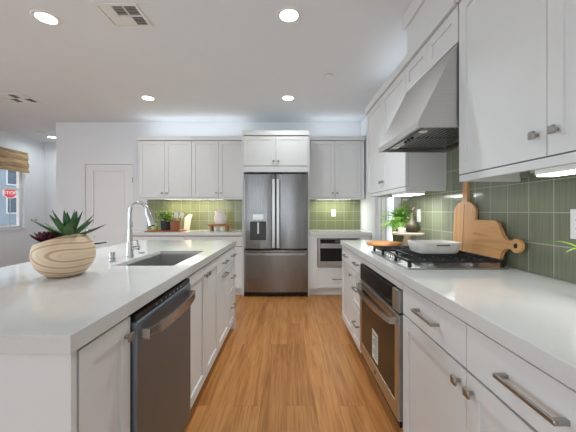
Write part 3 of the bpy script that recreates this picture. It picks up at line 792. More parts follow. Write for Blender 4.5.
# bottom rim and recess
q = .018; zi = 1.715
O = [A[0], A[1], B[1], B[0]]
I = [tq.verts.new(p) for p in ((1.2035 - q, H0 + q, 1.660), (.689 + q, H0 + q, 1.660), (.689 + q, H1 - q, 1.660), (1.2035 - q, H1 - q, 1.660))]
T_ = [tq.verts.new(p) for p in ((1.2035 - q, H0 + q, zi), (.730 + q, H0 + q, zi - .025), (.730 + q, H1 - q, zi - .025), (1.2035 - q, H1 - q, zi))]
for i in range(4):
    j = (i + 1) % 4; tq.faces.new((O[i], O[j], I[j], I[i])); tq.faces.new((I[i], I[j], T_[j], T_[i]))
tq.faces.new(T_)
for f in tq.faces: f.smooth = True
hbm.build('canopy', M['hoodsteel'], hd_, sharp=20)
for (y0, y1) in ((H0 + .03, 1.88), (1.89, H1 - .03)):
    f_ = MB()
    for k in range(12):
        xx = .83 + k * .027; f_.box(xx, xx + .016, y0, y1, 1.682, 1.690 + k * .001)
    f_.box(.82, 1.16, y0, y0 + .012, 1.680, 1.693).box(.82, 1.16, y1 - .012, y1, 1.680, 1.693)
    f_.build('baffle_filter', M['steel'], hd_)
MB().box(.745, .805, H0 + .04, H1 - .04, 1.672, 1.680, .003).build('control_bar', M['steel'], hd_)
for yy in (1.68, 2.09):
    MB().lathe([(0, 1.668), (.022, 1.668), (.024, 1.672), (0, 1.672)], (.775, yy, 0), 18).build('hood_light', M['whitepl'], hd_)
for k in range(3): MB().cyl((.775, 1.83 + k * .05, 1.664), .010, .008, 'Z', 12).build('knob', M['black'], hd_)

# upper cabinets, right wall
FU = fnx(.895)
UD = XR - .895 - .0015
cabinet('upper_cabinet', 'white two-door wall cabinet on the right wall beyond the hood', FU, 2.228, 3.30, 1.405, 2.303, UD,
        [('door', 2.228, 2.765, 1.408, 2.30, ('knob', 2.73, 1.49)), ('door', 2.765, 3.30, 1.408, 2.30, ('knob', 2.80, 1.49))], rail=1.372, crown=(2.304, 2.367, 0, 1), group='white cabinets over the right worktop')
cabinet('upper_cabinet', 'short white wall cabinet with two low doors right above the range hood', FU, 1.546, 2.226, 2.103, 2.303, UD,
        [('door', 1.546, 1.886, 2.106, 2.30, None), ('door', 1.886, 2.226, 2.106, 2.30, None)], crown=(2.304, 2.367, 0, 0), group='white cabinets over the right worktop')
cabinet('upper_cabinet', 'big white two-door wall cabinet next to the viewer, nearer than the hood', FU, .496, 1.536, 1.405, 2.303, UD,
        [('door', 1.0155, 1.536, 1.408, 2.30, ('knob', 1.055, 1.49)), ('door', .496, 1.0155, 1.408, 2.30, ('knob', .976, 1.49))], rail=1.372, crown=(2.304, 2.367, 0, 0), group='white cabinets over the right worktop')
def led_bar(x0, x1, y0, y1, z0, z1, label, power, color=(.95, .98, .97), zc_=None):
    t = thing('under_cabinet_light', label, 'under-cabinet light', ((x0 + x1) / 2, (y0 + y1) / 2, z1), 'under-cabinet light bars')
    MB().box(x0, x1, y0, y1, z0 + .006, z1).build('housing', M['whitepl'], t)
    if zc_: MB().box(x0 + .03, x1 - .01, y0 + .05, y1 - .05, z1, zc_).build('mount', M['whitepl'], t)
    MB().box(x0 + .003, x1 - .003, y0 + .003, y1 - .003, z0, z0 + .0055, .002).build('diffuser', M['bar'], t)
    l = bpy.data.lights.new('bar_lamp', 'AREA'); l.shape = 'RECTANGLE'; l.size = x1 - x0 - .01; l.size_y = y1 - y0 - .01; l.energy = power; l.color = color
    o = bpy.data.objects.new('bar_lamp', l); o.location = (0, 0, z0 - .004 - z1); COL.objects.link(o); o.parent = t; o['kind'] = 'helper'
    return t
tt = led_bar(.915, .985, .50, 1.09, 1.346, 1.371, 'bright white light bar under the near right wall cabinet', 1.2, zc_=1.4045)
MB().box(1.01, 1.03, 1.25, 1.28, 1.365, 1.404).build('cable_clip', M['nickel'], tt)
led_bar(.915, 1.05, 2.245, 2.57, 1.346, 1.371, 'bright white light bar under the wall cabinet beyond the hood', 3.0, zc_=1.4045)
led_bar(-1.95, -1.02, 4.66, 4.72, 1.402, 1.4235, 'warm light bar under the wall cabinets between pantry door and refrigerator', 4.2, (1, .87, .58))
led_bar(.48, 1.02, 4.66, 4.72, 1.402, 1.4235, 'light bar under the wall cabinet above the built-in microwave', 2.8, (1, .97, .84))

# ================================================================== BACK RUN
FB = fny(4.53); BD = YB - 4.53 - .0015
g_ = 'white wall cabinets on the back wall'
xs = [-2.277, -1.881, -1.4665, -1.052, -.645]
cabinet('upper_cabinet', 'white two-door wall cabinet on the back wall next to the pantry door', FB, xs[0], xs[2] - .001, 1.425, 2.303, BD,
        [('door', xs[0], xs[1], 1.428, 2.298, ('knob', xs[1] - .035, 1.495)), ('door', xs[1], xs[2] - .001, 1.428, 2.298, ('knob', xs[1] + .035, 1.495))], rail=1.397, crown=(2.304, 2.367, 1, 0), group=g_)
cabinet('upper_cabinet', 'white two-door wall cabinet on the back wall beside the refrigerator, over a white vase', FB, xs[2] + .001, xs[4], 1.425, 2.303, BD,
        [('door', xs[2] + .001, xs[3], 1.428, 2.298, ('knob', xs[3] - .035, 1.495)), ('door', xs[3], xs[4], 1.428, 2.298, ('knob', xs[3] + .035, 1.495))], rail=1.397, crown=(2.304, 2.367, 0, 0), group=g_)
cabinet('upper_cabinet', 'white two-door wall cabinet on the back wall above the built-in microwave', FB, .326, 1.19, 1.425, 2.303, BD,
        [('door', .345, .735, 1.428, 2.298, ('knob', .70, 1.495)), ('door', .735, 1.136, 1.428, 2.298, ('knob', .77, 1.495)), ('slab', 1.138, 1.19, 1.428, 2.298, None)], rail=1.397, crown=(2.304, 2.367, 0, 0), group=g_)
FF = fny(4.22); FDp = YB - 4.22 - .0015
cabinet('upper_cabinet', 'short white two-door cabinet directly above the steel refrigerator', FF, -.6185, .3, 1.86, 2.303, FDp, rail=1.777, fronts=[('door', -.6185, -.159, 1.866, 2.298, ('knob', -.194, 1.93)), ('door', -.159, .3, 1.866, 2.298, ('knob', -.124, 1.93))], crown=(2.304, 2.367, 1, 1), group=g_)
for x0, x1, lb in ((-.64, -.62, 'tall white side panel between the refrigerator and the cabinets with vase'), (.3015, .3215, 'tall white side panel between the refrigerator and the microwave cabinet')):
    t = thing('filler_board', lb, 'panel', ((x0 + x1) / 2, 4.55, 0), 'white panels flanking the refrigerator')
    MB().box(x0, x1, 4.222, YB - .0015, .001, 2.303).build('panel_board', M['cab'], t)
FK = fny(4.235); KD = YB - 4.235 - .0015
g2 = 'white base cabinets on the back wall'
cabinet('base_cabinet', 'white base cabinet on the back wall below the potted herb', FK, -2.277, -1.4645, .1, ZT, KD,
        [('slab', -2.277, -1.4645, .71, .858, ('pull', -1.87, .787, .16)), ('door', -2.277, -1.871, .105, .705, ('knob', -1.905, .655)), ('door', -1.871, -1.4645, .105, .705, ('knob', -1.836, .655))], toe=.068, group=g2)
cabinet('base_cabinet', 'white base cabinet on the back wall below the wooden riser with vase', FK, -1.4625, -.642, .1, ZT, KD,
        [('slab', -1.4625, -.642, .71, .858, ('pull', -1.05, .787, .16)), ('door', -1.4625, -1.052, .105, .705, ('knob', -1.087, .655)), ('door', -1.052, -.642, .105, .705, ('knob', -1.017, .655))], toe=.068, group=g2)
tag(MB().box(-2.297, -.642, 4.21, YB - .0115, .868, .915, .002).build('countertop', M['quartz']), 'white worktop on the back wall between pantry door and refrigerator', 'countertop', 'white quartz wall worktops')
mc = thing('microwave_cabinet', 'white base cabinet around the built-in microwave with a drawer below', 'cabinet', (.77, 4.55, 0))
mb_ = MB(FK); ZL = .40
mb_.box(.3225, .432, .1, ZT, -KD, 0).box(1.055, 1.2035, .1, ZT, -KD, 0).box(.432, 1.055, .83, ZT, -KD, 0).box(.432, 1.055, .375, ZL + .008, -KD, 0).box(.432, 1.055, .1, .375, -KD, -.0225)
mb_.build('body', M['cab'], mc)
md = MB(FK); shaker(md, .434, 1.053, .118, .372, .042); mdo = md.build('drawer', M['cab'], mc); add_pull(FK, .73, .245, .16, mdo)
MB(FK).box(.3225, 1.2035, .001, .1, -KD, -.068).build('toe_kick', M['cab'], mc)
tag(MB().box(.3225, 1.2135, 4.21, YB - .0115, .868, .915, .002).build('countertop', M['quartz']), 'white worktop on the back wall above the built-in microwave', 'countertop', 'white quartz wall worktops')
# microwave
mw = thing('built_in_microwave', 'stainless steel built-in microwave with black window beside the refrigerator', 'microwave', (.745, 4.5, .41))
FM = fny(4.225); m0, m1, mz0, mz1 = .436, 1.051, .412, .825
MB(FM).box(m0 + .01, m1 - .01, mz0 + .004, mz1 - .002, -.45, -.018).build('microwave_case', M['black'], mw)
mf = MB(FM); mf.box(m0, m0 + .04, mz0, mz1, -.016, .006, .002).box(m1 - .04, m1, mz0, mz1, -.016, .006, .002).box(m0 + .04, m1 - .04, mz0, .50, -.016, .006, .002).box(m0 + .04, m1 - .04, .685, .755, -.016, .006, .002).box(m0 + .04, m1 - .04, .815, mz1, -.016, .006, .002)
mf.build('door_frame', M['steelh'], mw)
MB(FM).box(m0 + .04, m1 - .04, .50, .685, -.016, .003).build('window', M['blackglass'], mw)
MB(FM).box(m0 + .04, m1 - .04, .755, .815, -.016, .004).build('control_panel', M['blackglass'], mw)
MB(FM).box(m0 + .25, m0 + .36, .772, .797, .004, .0046).build('display', M['ink'], mw)

# fridge
FG = fny(4.175)
fr = thing('refrigerator', 'stainless steel french door refrigerator with water dispenser', 'refrigerator', (-.155, 4.5, 0))
rx0, rx1, rm = -.612, .298, -.157
MB(FG).box(rx0 + .004, rx1 - .004, .03, 1.762, -.66, -.075, .003).build('case', M['fridgeside'], fr)
def curved_door(u0, u1, v0, v1, bulge=.018, t=.07, n=18, hole=None, both=True):
    mb = MB(FG); bm_ = mb.bm; cols = []
    er = .012
    us = [u0, u0 + er * .3, u0 + er] + [u0 + er + (u1 - u0 - 2 * er) * i / n for i in range(1, n)] + [u1 - er, u1 - er * .3, u1]
    for u in us:
        f = (u - u0) / (u1 - u0); e = min(u - u0, u1 - u)
        wz = bulge * (1 - (2 * f - 1) ** 2) - (er - math.sqrt(max(0, er * er - (er - e) ** 2)) if e < er else 0)
        cols.append([bm_.verts.new(FG @ Vector(p)) for p in ((u, v0, -t), (u, v0, wz - .006), (u, v0 + .006, wz), (u, v1 - .006, wz), (u, v1, wz - .006), (u, v1, -t))])
    for a, b in zip(cols, cols[1:]):
        for i in range(5): bm_.faces.new((a[i], b[i], b[i + 1], a[i + 1]))
        bm_.faces.new((a[5], b[5], b[0], a[0]))
    bm_.faces.new(cols[0]); bm_.faces.new(cols[-1])
    for f in bm_.faces: f.smooth = True
    return mb
ld = curved_door(rx0, rm - .002, .684, 1.742).build('door', M['steel'], fr, sharp=50)
rd = curved_door(rm + .002, rx1, .684, 1.742).build('door', M['steel'], fr, sharp=50)
fd = curved_door(rx0, rx1, .07, .668, .022, n=28).build('freezer_drawer', M['steel'], fr, sharp=50)
MB(FG).box(rx0 + .008, rx1 - .008, .030, .066, -.07, -.02).build('kick_grille', M['black'], fr)
MB(FG).box(rx0 + .01, rx1 - .01, .669, .683, -.07, -.015).build('gasket', M['black'], fr)
for hx, par in ((rm - .032, ld), (rm + .030, rd)):
    h_ = MB(FG); h_.box(hx - .021, hx + .021, .70, 1.668, .045, .060, .005)
    for zz in (.73, 1.638): h_.box(hx - .011, hx + .011, zz - .018, zz + .018, -.002, .046)
    h_.build('handle', M['steellight'], par)
h_ = MB(FG); h_.sweep([(rx0 + .045, .618, -.004)] + bow(rx0 + .045, rx1 - .045, .618, .042, .065) + [(rx1 - .045, .618, -.004)], .012, .032, up=(0, 1, 0)); h_.build('handle', M['steelh'], fd)
# dispenser set on the left door
dx0, dx1 = -.540, -.272
ds = MB(FG); ds.box(dx0, dx1, 1.070, 1.200, .002, .026, .003); dp = ds.build('dispenser_panel', M['steel'], ld)
MB(FG).box(dx0 + .06, dx1 - .06, 1.100, 1.172, .0262, .0268).build('display', M['steellight'], dp)
dc = MB(FG); dc.box(dx0, dx0 + .022, .79, 1.07, .002, .026).box(dx1 - .022, dx1, .79, 1.07, .002, .026).box(dx0 + .022, dx1 - .022, .79, .812, .002, .026)
dpo = dc.build('dispenser_frame', M['steel'], ld)
MB(FG).box(dx0 + .022, dx1 - .022, .812, 1.07, .0175, .0192).build('recess', M['fridgeside'], dpo)
MB(FG).box(-.418, -.394, .90, 1.06, .0195, .028, .003).build('paddle', M['whitepl'], dpo)
MB(FG).box(dx0 + .03, dx1 - .03, .812, .82, .0195, .028).build('drip_tray', M['black'], dpo)
MB(FG).lathe([(.013, .006), (.013, .0075), (0, .0075)], (.19, 1.63, 0), 20).build('emblem', M['ink'], rd)
for hx in (rx0 + .05, rx1 - .05): MB(FG).box(hx - .035, hx + .035, 1.745, 1.768, -.09, -.01, .004).build('hinge_cover', M['fridgeside'], fr)

# ================================================================== OUTLETS
def outlet(F, u, v, label, two=True, w_=.07, h_=.115):
    loc = F @ Vector((u, v, 0)); t = thing('wall_outlet', label, 'outlet', loc, 'white wall outlets')
    MB(F).box(u - w_ / 2, u + w_ / 2, v - h_ / 2, v + h_ / 2, .0005, .006, .002).build('cover_plate', M['whitepl'], t)
    MB(F).box(u - .017, u + .017, v - .035, v + .035, .006, .008, .001).build('receptacle', M['trim'], t)
    s = MB(F)
    for dv in (-.018, .018):
        for du in (-.006, .006): s.box(u + du - .0012, u + du + .0012, v + dv - .005, v + dv + .005, .0078, .0083)
    s.build('slots', M['black'], t)
outlet(fnx(XR - .0105), 2.69, 1.178, 'white outlet plate on the green tile beside the green fern')
outlet(fnx(XR - .0105), 1.215, 1.165, 'white outlet plate on the tile next to the viewer, at the photo edge', h_=.125)
outlet(fny(YB - .0105), .766, 1.187, 'white outlet plate on the green tile between refrigerator and right wall')
nk = thing('wall_outlet', 'small white plate with two dark dots on the side wall, seen just above the planter', 'outlet', (XL, 6.05, 1.03), 'white wall outlets')
FLw = fpx(XL)
MB(FLw).box(5.96, 6.14, .975, 1.085, .0005, .006, .002).build('cover_plate', M['whitepl'], nk)
for uu in (6.0, 6.10): MB(FLw).box(uu - .012, uu + .012, 1.02, 1.05, .006, .010).build('socket', M['black'], nk)

# ================================================================== THINGS ON THE RIGHT WORKTOP
CT = .9155
# tall paddle board leaning on the tile
def board_xf(ybase, xbase, lean): return Matrix.Translation((xbase, ybase, CT)) @ Matrix.Rotation(lean, 4, 'Y')
tb_ = thing('cutting_board', 'tall narrow paddle cutting board leaning upright against the green tile', 'cutting board', (1.17, 1.965, CT), 'wooden cutting boards')
Mx = board_xf(1.965, 1.166, .045)
pb = MB(Mx)
W = .118; ol = [(-W, 0), (W, 0), (W, .30)]
for i in range(1, 8): 
    a_ = PI / 2 * i / 8; ol.append((W - (W - .024) * (1 - math.cos(a_)), .30 + .065 * math.sin(a_)))
ol += [(.024, .37), (.022, .50)]
for i in range(1, 6): ol.append((.024 * math.cos(PI * i / 6), .50 + .024 * math.sin(PI * i / 6)))
ol += [(-.022, .50), (-.024, .37)]
for i in range(7, 0, -1):
    a_ = PI / 2 * i / 8; ol.append((-W + (W - .024) * (1 - math.cos(a_)), .30 + .065 * math.sin(a_)))
ol.append((-W, .30))
pb.prism(ol, 0, .018, 'X', .003); pb.build('board', M['board'], tb_)
ws = MB(Mx); ws.box(-.0008, .0, -.004, .004, .004, .352); ws.build('inlay_strip', M['walnut'], tb_)
# short board with ring handle lying on its side
sb_ = thing('cutting_board', 'wide cutting board with a ring handle leaning beside the tall paddle board', 'cutting board', (1.17, 1.70, CT), 'wooden cutting boards')
Mx2 = board_xf(1.70, 1.150, .075)
s2 = MB(Mx2); yA, yB2 = .145, -.095
ol2 = [(yA, 0.0), (yB2 + .012, 0), (yB2, .012), (yB2, .05)]
cy, cz, rr = -.203, .128, .037
ol2 += [(yB2 - .012, .085), (yB2 - .04, .107), (yB2 - .066, .112)]
for i in range(0, 15):
    a_ = math.radians(-28 - (360 - 56) * i / 14); ol2.append((cy + rr * math.cos(a_), cz + rr * math.sin(a_)))
ol2 += [(yB2 - .066, .145), (yB2 - .035, .152), (yB2 - .008, .172), (yB2 + .012, .21), (yB2 + .03, .240), (yB2 + .055, .252), (yA - .02, .252), (yA, .235)]
# keep outline simple: drop points that would self-cross
s2.prism(ol2, 0, .02, 'X', .003); s2.build('board', M['board_h'], sb_)
hr = MB(Mx2); hr.lathe([(.013, -.0006), (.013, .0)], (0, cy, cz), 18, 'X'); hr.build('hanging_hole', M['gap'], sb_)
hr2 = MB(Mx2); hr2.box(-.0008, 0, yB2 + .012, yA, .014, .026); hr2.build('inlay_strip', M['walnut'], sb_)

# white casserole on the grates
cd = thing('casserole_dish', 'white ceramic baking dish with slot handles resting on the cooktop grates', 'baking dish', (.905, 1.83, .9645))
def rrect(hx, hy, r, n=6):
    o = []
    for cxx, cyy, a0 in ((hx - r, hy - r, 0), (-hx + r, hy - r, PI / 2), (-hx + r, -hy + r, PI), (hx - r, -hy + r, 1.5 * PI)):
        for i in range(n + 1): o.append((cxx + r * math.cos(a0 + PI / 2 * i / n), cyy + r * math.sin(a0 + PI / 2 * i / n)))
    return o
cm = MB(Matrix.Translation((.915, 1.845, .9645)) @ Matrix.Rotation(0.0, 4, 'Z')); tmp = bmesh.new(); prev = None; first = None
for (s, z) in ((.84, 0), (.90, .008), (.97, .040), (1.0, .058), (1.0, .065), (.965, .065), (.93, .040), (.84, .014)):
    rg = [tmp.verts.new((x * s, y * s, z)) for x, y in rrect(.138, .100, .052)]
    if prev:
        for i in range(len(rg)): tmp.faces.new((prev[i], prev[(i + 1) % len(rg)], rg[(i + 1) % len(rg)], rg[i]))
    else: first = rg
    prev = rg
tmp.faces.new(first); tmp.faces.new(prev); cm.add(tmp)
cm.build('dish', M['ceramic'], cd, sharp=50)
hs = MB(); hs.box(.885, .965, 1.7405, 1.7465, 1.012, 1.019, .002); hs.build('handle_slot', M['ink'], cd)

# round serving board, pedestal, fern, gourd
rb = thing('serving_board', 'round wooden serving board lying flat behind the cooktop', 'serving board', (.89, 2.68, CT))
MB().lathe([(.150, CT), (.160, CT + .003), (.163, CT + .010), (.160, CT + .018), (.150, CT + .020), (0, CT + .020)], (.89, 2.68, 0), 40).build('board', M['round'], rb)
fn = thing('potted_fern', 'bright green fern in a dark ribbed pot behind the small cake stand', 'potted plant', (1.055, 2.80, CT))
fpx_, fpy_ = 1.07, 2.83
MB().lathe([(.055, CT), (.062, CT + .004), (.072, CT + .10), (.070, CT + .195), (.062, CT + .195), (.062, CT + .18), (0, CT + .18)], (fpx_ + .02, fpy_ + .02, 0), 26).build('pot', M['striped'], fn)
fe = MB(); rs = random.Random(11)
c0 = Vector((fpx_ + .02, fpy_ + .02, CT + .205))
for k in range(120):
    az2 = rs.uniform(0, 2 * PI); el = rs.uniform(.15, 1.45); Lf = rs.uniform(.12, .205)
    d_ = Vector((math.cos(az2) * math.cos(el), math.sin(az2) * math.cos(el), math.sin(el)))
    p = c0.copy(); dcur = d_.copy(); npt = 11; pts2 = [p.copy()]
    for i in range(npt):
        dcur = (dcur + Vector((0, 0, -.13))).normalized(); p = p + dcur * (Lf / npt); 
        if p.x > XR - .04: p.x = XR - .04
        pts2.append(p.copy())
    fe.sweep(pts2, .0014, n=4)
    for i in range(1, len(pts2)):
        tdir = (pts2[i] - pts2[i - 1]).normalized(); sd = tdir.cross(Vector((0, 0, 1))).normalized()
        lw = .034 * (1 - .55 * (i / npt)) + .010
        for s in (-1, 1): fe.leaf(pts2[i], sd * s + tdir * .5, (0, 0, 1), lw, .017, curl=.35, fold=.1, seg=3, shape=.3)
fe.build('fronds', M['fern'], fn, recalc=False, sharp=180)
cs_ = thing('cake_stand', 'small wooden pedestal stand holding a gourd beside the fern', 'pedestal stand', (1.02, 2.50, CT))
kx, ky = 1.022, 2.50
MB().lathe([(.05, CT), (.052, CT + .004), (.042, CT + .03), (.030, CT + .08), (.034, CT + .105), (0, CT + .105)], (kx, ky, 0), 24).build('foot', M['greywood'], cs_)
MB().lathe([(0, CT + .1055), (.125, CT + .1055), (.130, CT + .110), (.130, CT + .120), (.124, CT + .124), (0, CT + .124)], (kx, ky, 0), 36).build('plate', M['greywood'], cs_)
zt = CT + .1245
go_ = thing('decorative_gourd', 'dark olive bottle gourd with a curled stem on the wooden pedestal', 'gourd', (1.055, 2.48, zt))
gx, gy = 1.058, 2.49
MB().lathe([(.02, zt), (.045, zt + .004), (.062, zt + .025), (.064, zt + .045), (.050, zt + .075), (.028, zt + .10), (.016, zt + .13), (.013, zt + .155), (.0, zt + .162)], (gx, gy, 0), 26).build('gourd_body', M['artichoke'], go_)
MB().sweep([(gx, gy, zt + .155), (gx, gy, zt + .185), (gx + .008, gy, zt + .205), (gx + .02, gy, zt + .208)], .006, n=8).build('stem', M['bark'], go_)
tlc = thing('tealight_cup', 'small cream cup standing on the pedestal beside the gourd', 'cup', (.955, 2.47, zt))
MB().lathe([(.026, zt), (.030, zt + .003), (.032, zt + .04), (.029, zt + .04), (.028, zt + .028), (0, zt + .028)], (.957, 2.46, 0), 22).build('cup', M['ceramic'], tlc)

# strap-leaf plant at the near right
sp2 = thing('potted_plant', 'green arching strap-leaf plant entering at the right edge of the photo', 'potted plant', (1.03, .93, CT))
MB().lathe([(.05, CT), (.055, CT + .004), (.066, CT + .10), (.060, CT + .10), (.058, CT + .085), (0, CT + .085)], (1.03, .93, 0), 24).build('pot', M['ceramic'], sp2)
lf = MB()
for (tx, ty, tz, hgt) in ((.905, .955, 1.085, .09), (.955, 1.09, 1.10, .09), (.90, .86, 1.07, .10), (1.0, .80, 1.08, .1), (1.12, .85, 1.08, .12), (1.12, 1.03, 1.10, .12), (1.03, .96, 1.25, .0), (.97, .87, 1.14, .1)):
    a_, e_ = Vector((1.03, .93, CT + .085)), Vector((tx, ty, tz)); m_ = (a_ + e_) / 2 + Vector((0, 0, hgt)); prev = None
    side = (e_ - a_).cross(Vector((0, 0, 1)))
    side = side.normalized() if side.length > .02 else Vector((1, 0, 0))
    for i in range(11):
        f = i / 10; c_ = a_ * (1 - f) ** 2 + m_ * 2 * f * (1 - f) + e_ * f * f; wd = .012 * max(.08, math.sin(PI * (.12 + .86 * f)))
        row = [lf.bm.verts.new(c_ - side * wd + Vector((0, 0, .003))), lf.bm.verts.new(c_), lf.bm.verts.new(c_ + side * wd + Vector((0, 0, .003)))]
        if prev:
            for q_ in range(2): lf.bm.faces.new((prev[q_], prev[q_ + 1], row[q_ + 1], row[q_])).smooth = True
        prev = row
lf.build('leaves', M['strap'], sp2, recalc=False, sharp=180)

# ================================================================== THINGS ON THE BACK LEFT WORKTOP
ty_ = thing('serving_tray', 'flat reddish wooden board under the potted herb on the back worktop', 'tray', (-1.84, 4.50, CT))
MB().box(-2.07, -1.57, 4.27, 4.62, CT, CT + .014, .004).build('board', M['redwood'], ty_)
TZ = CT + .0145
ph = thing('potted_herb', 'leafy light green herb in a charcoal pot on the back worktop', 'potted plant', (-1.84, 4.5, TZ), 'potted plants')
hx, hy = -1.835, 4.50
MB().lathe([(.070, TZ), (.076, TZ + .004), (.088, TZ + .14), (.080, TZ + .14), (.078, TZ + .125), (0, TZ + .125)], (hx, hy, 0), 26).build('pot', M['charcoal'], ph)
hf = MB(); rs = random.Random(5); stm = MB()
for k in range(46):
    az2 = rs.uniform(0, 2 * PI); el = rs.uniform(.15, 1.4); Lf = rs.uniform(.12, .27)
    d_ = Vector((math.cos(az2) * math.cos(el), math.sin(az2) * math.cos(el) * .6, math.sin(el) * .9))
    st_ = Vector((hx, hy, TZ + .115)); en = st_ + d_ * Lf
    stm.sweep([st_, (st_ + en) / 2 + Vector((0, 0, .012)), en], .0018, n=4)
    for q_ in range(6):
        a2 = rs.uniform(0, 2 * PI); ld_ = Vector((math.cos(a2), math.sin(a2), rs.uniform(-.3, .5)))
        hf.leaf(en - d_ * rs.uniform(0, .07), ld_, (0, 0, 1), rs.uniform(.035, .06), .030, curl=.4, fold=.12, seg=4, shape=.3)
stm.build('stems', M['stem'], ph); hf.build('foliage', M['herb'], ph, recalc=False, sharp=180)
cn = thing('candle', 'small yellow green candle in a glass beside the charcoal pot', 'candle', (-2.0, 4.44, TZ))
MB().lathe([(.045, TZ), (.048, TZ + .004), (.048, TZ + .075), (.040, TZ + .085), (0, TZ + .085)], (-2.0, 4.45, 0), 22).build('wax', M['candle'], cn)
MB().lathe([(.032, TZ + .0855), (.032, TZ + .100), (.028, TZ + .104), (0, TZ + .104)], (-2.0, 4.45, 0), 18).build('lid', M['ceramic'], cn)
bk = thing('woven_basket', 'small copper brown woven basket between the herb pot and the white spatulas', 'basket', (-1.68, 4.47, TZ))
MB().lathe([(.060, TZ), (.066, TZ + .004), (.074, TZ + .135), (.078, TZ + .142), (.070, TZ + .142), (.066, TZ + .02), (0, TZ + .02)], (-1.652, 4.36, 0), 26).build('basket', M['copper'], bk)
for (ax_, az3, an, lb) in ((-1.66, .19, .10, 'white spatula leaning out of the copper brown basket, its upright one'), (-1.63, .20, .34, 'white spoon tilted far over the side of the copper brown basket')):
    ut = thing('kitchen_utensil', lb, 'utensil', (ax_, 4.36, TZ + .025), 'white utensils in the basket')
    MB(Matrix.Translation((ax_, 4.365, TZ + .03)) @ Matrix.Rotation(an, 4, 'Y')).cyl((0, 0, 0), .006, az3, 'Z', 8).build('shaft', M['redwood'], ut)
    MB(Matrix.Translation((ax_, 4.365, TZ + .03)) @ Matrix.Rotation(an, 4, 'Y')).box(-.030, .030, -.004, .004, az3 - .035, az3 + .05, .0035, 2).build('blade', M['pinkwhite'], ut)
pb2 = thing('cutting_board', 'small pinkish white board standing behind the copper brown basket', 'cutting board', (-1.60, 4.7, CT))
Mw = Matrix.Translation((-1.60, 4.72, CT)) @ Matrix.Rotation(-.22, 4, 'X')
MB(Mw).prism([(-.05, 0), (.04, 0), (.055, .18), (.07, .25), (.02, .262), (-.05, .20)], -.012, 0, 'Y', .003).build('board', M['pinkwhite'], pb2)
# riser with vase and cups
rz = thing('wooden_riser', 'small reddish wooden riser stand near the refrigerator on the back worktop', 'riser', (-1.03, 4.5, CT))
MB().box(-1.19, -.86, 4.42, 4.60, CT + .083, CT + .103, .004).build('top', M['redwood'], rz)
for x_ in (-1.145, -.905): MB().box(x_ - .012, x_ + .012, 4.45, 4.57, CT, CT + .0825, .002).build('leg', M['redwood'], rz)
vz = CT + .1035
vs = thing('vase', 'white curved ceramic vase standing on the wooden riser', 'vase', (-1.02, 4.5, vz))
MB(Matrix.Translation((-1.02, 4.51, vz))).lathe([(.055, 0), (.070, .005), (.088, .05), (.092, .085), (.082, .13), (.070, .165), (.078, .20), (.074, .203), (.062, .165), (.075, .12), (.08, .08), (.06, .02), (0, .015)], (0, 0, 0), 28, sx=1.05).build('vase_body', M['pinkwhite'], vs)
for x_, lb in ((-1.075, 'small white cup under the wooden riser, the one towards the herb pot'), (-.975, 'small white cup under the wooden riser, the one towards the refrigerator')):
    cu = thing('cup', lb, 'cup', (x_, 4.47, CT), 'white cups under the riser')
    MB().lathe([(.024, CT), (.028, CT + .003), (.036, CT + .055), (.038, CT + .068), (.035, CT + .068), (.026, CT + .012), (0, CT + .010)], (x_, 4.47, 0), 22).build('cup_body', M['ceramic'], cu)

# ================================================================== WINDOW SHADE
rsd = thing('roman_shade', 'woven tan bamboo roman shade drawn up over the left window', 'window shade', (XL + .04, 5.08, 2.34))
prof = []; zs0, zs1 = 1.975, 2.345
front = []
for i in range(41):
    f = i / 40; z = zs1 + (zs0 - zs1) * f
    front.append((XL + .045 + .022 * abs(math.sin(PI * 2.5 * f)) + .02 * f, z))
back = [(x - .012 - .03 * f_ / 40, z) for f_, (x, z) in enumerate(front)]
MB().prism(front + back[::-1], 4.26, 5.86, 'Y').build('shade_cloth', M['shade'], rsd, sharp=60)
MB().box(XL + .002, XL + .06, 4.26, 5.86, 2.346, 2.372, .003).build('head_rail', M['shade'], rsd)

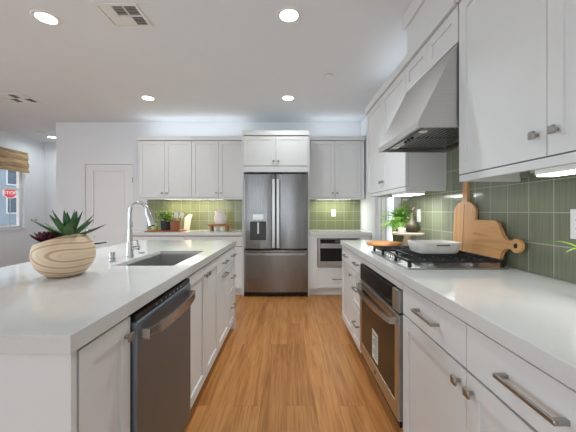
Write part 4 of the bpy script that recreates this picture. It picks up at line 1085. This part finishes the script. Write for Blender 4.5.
# ================================================================== OUTSIDE THE WINDOW
struct(MB().box(-60, XL - .3, -20, 70, -.3, -.2).build('ground', M['concrete']))
bl = thing('building', 'grey blue building across the street seen through the left window', 'building', (-31, 30, -.2))
bb = MB(); bb.box(-34, -31, 14, 46, -.2, 12); bb.build('facade', M['facade'], bl)
for k in range(9):
    for j in range(3):
        y = 16.0 + k * 3.3; z = .9 + j * 3.2
        f_ = MB(); f_.box(-31, -30.9, y, y + 1.7, z, z + 2.0, .01); wo = f_.build('window', M['facadew'], bl)
        MB().box(-30.9, -30.88, y + .15, y + 1.55, z + .15, z + 1.85).build('pane', M['outglass'], wo)
ss = thing('stop_sign', 'red octagonal STOP sign outside the left window', 'stop sign', (-23, 24.6, -.2))
Ms = Matrix.Translation((-23, 24.5, 2.72)) @ Matrix.Rotation(math.radians(43), 4, 'Z')
def octo(r): return [(r * math.cos(PI / 8 + PI / 4 * i), r * math.sin(PI / 8 + PI / 4 * i)) for i in range(8)]
so_ = MB(Ms); so_.prism(octo(.47), -.0, .02, 'Y'); so_.build('sign_border', M['signwhite'], ss)
so2 = MB(Ms); so2.prism(octo(.43), -.006, -.0005, 'Y'); so2.build('sign_face', M['red'], ss)
MB(Ms).cyl((0, .05, -2.9), .035, 3.3, 'Z', 10).build('post', M['galv'], ss)
tx_ = bpy.data.curves.new('lettering_curve', 'FONT'); tx_.body = 'STOP'; tx_.size = .36; tx_.align_x = 'CENTER'; tx_.align_y = 'CENTER'; tx_.extrude = .004
tmp_o = bpy.data.objects.new('lettering_curve', tx_); COL.objects.link(tmp_o)
dg = bpy.context.evaluated_depsgraph_get()
tme = bpy.data.meshes.new_from_object(tmp_o.evaluated_get(dg)); tme.materials.clear(); tme.materials.append(M['signwhite'])
bpy.data.objects.remove(tmp_o)
to = bpy.data.objects.new('lettering', tme); COL.objects.link(to); to.parent = ss
to.matrix_local = Matrix.Translation(-ORG[ss.name]) @ Ms @ Matrix.Translation((0, -.011, 0)) @ Matrix.Rotation(PI / 2, 4, 'X')
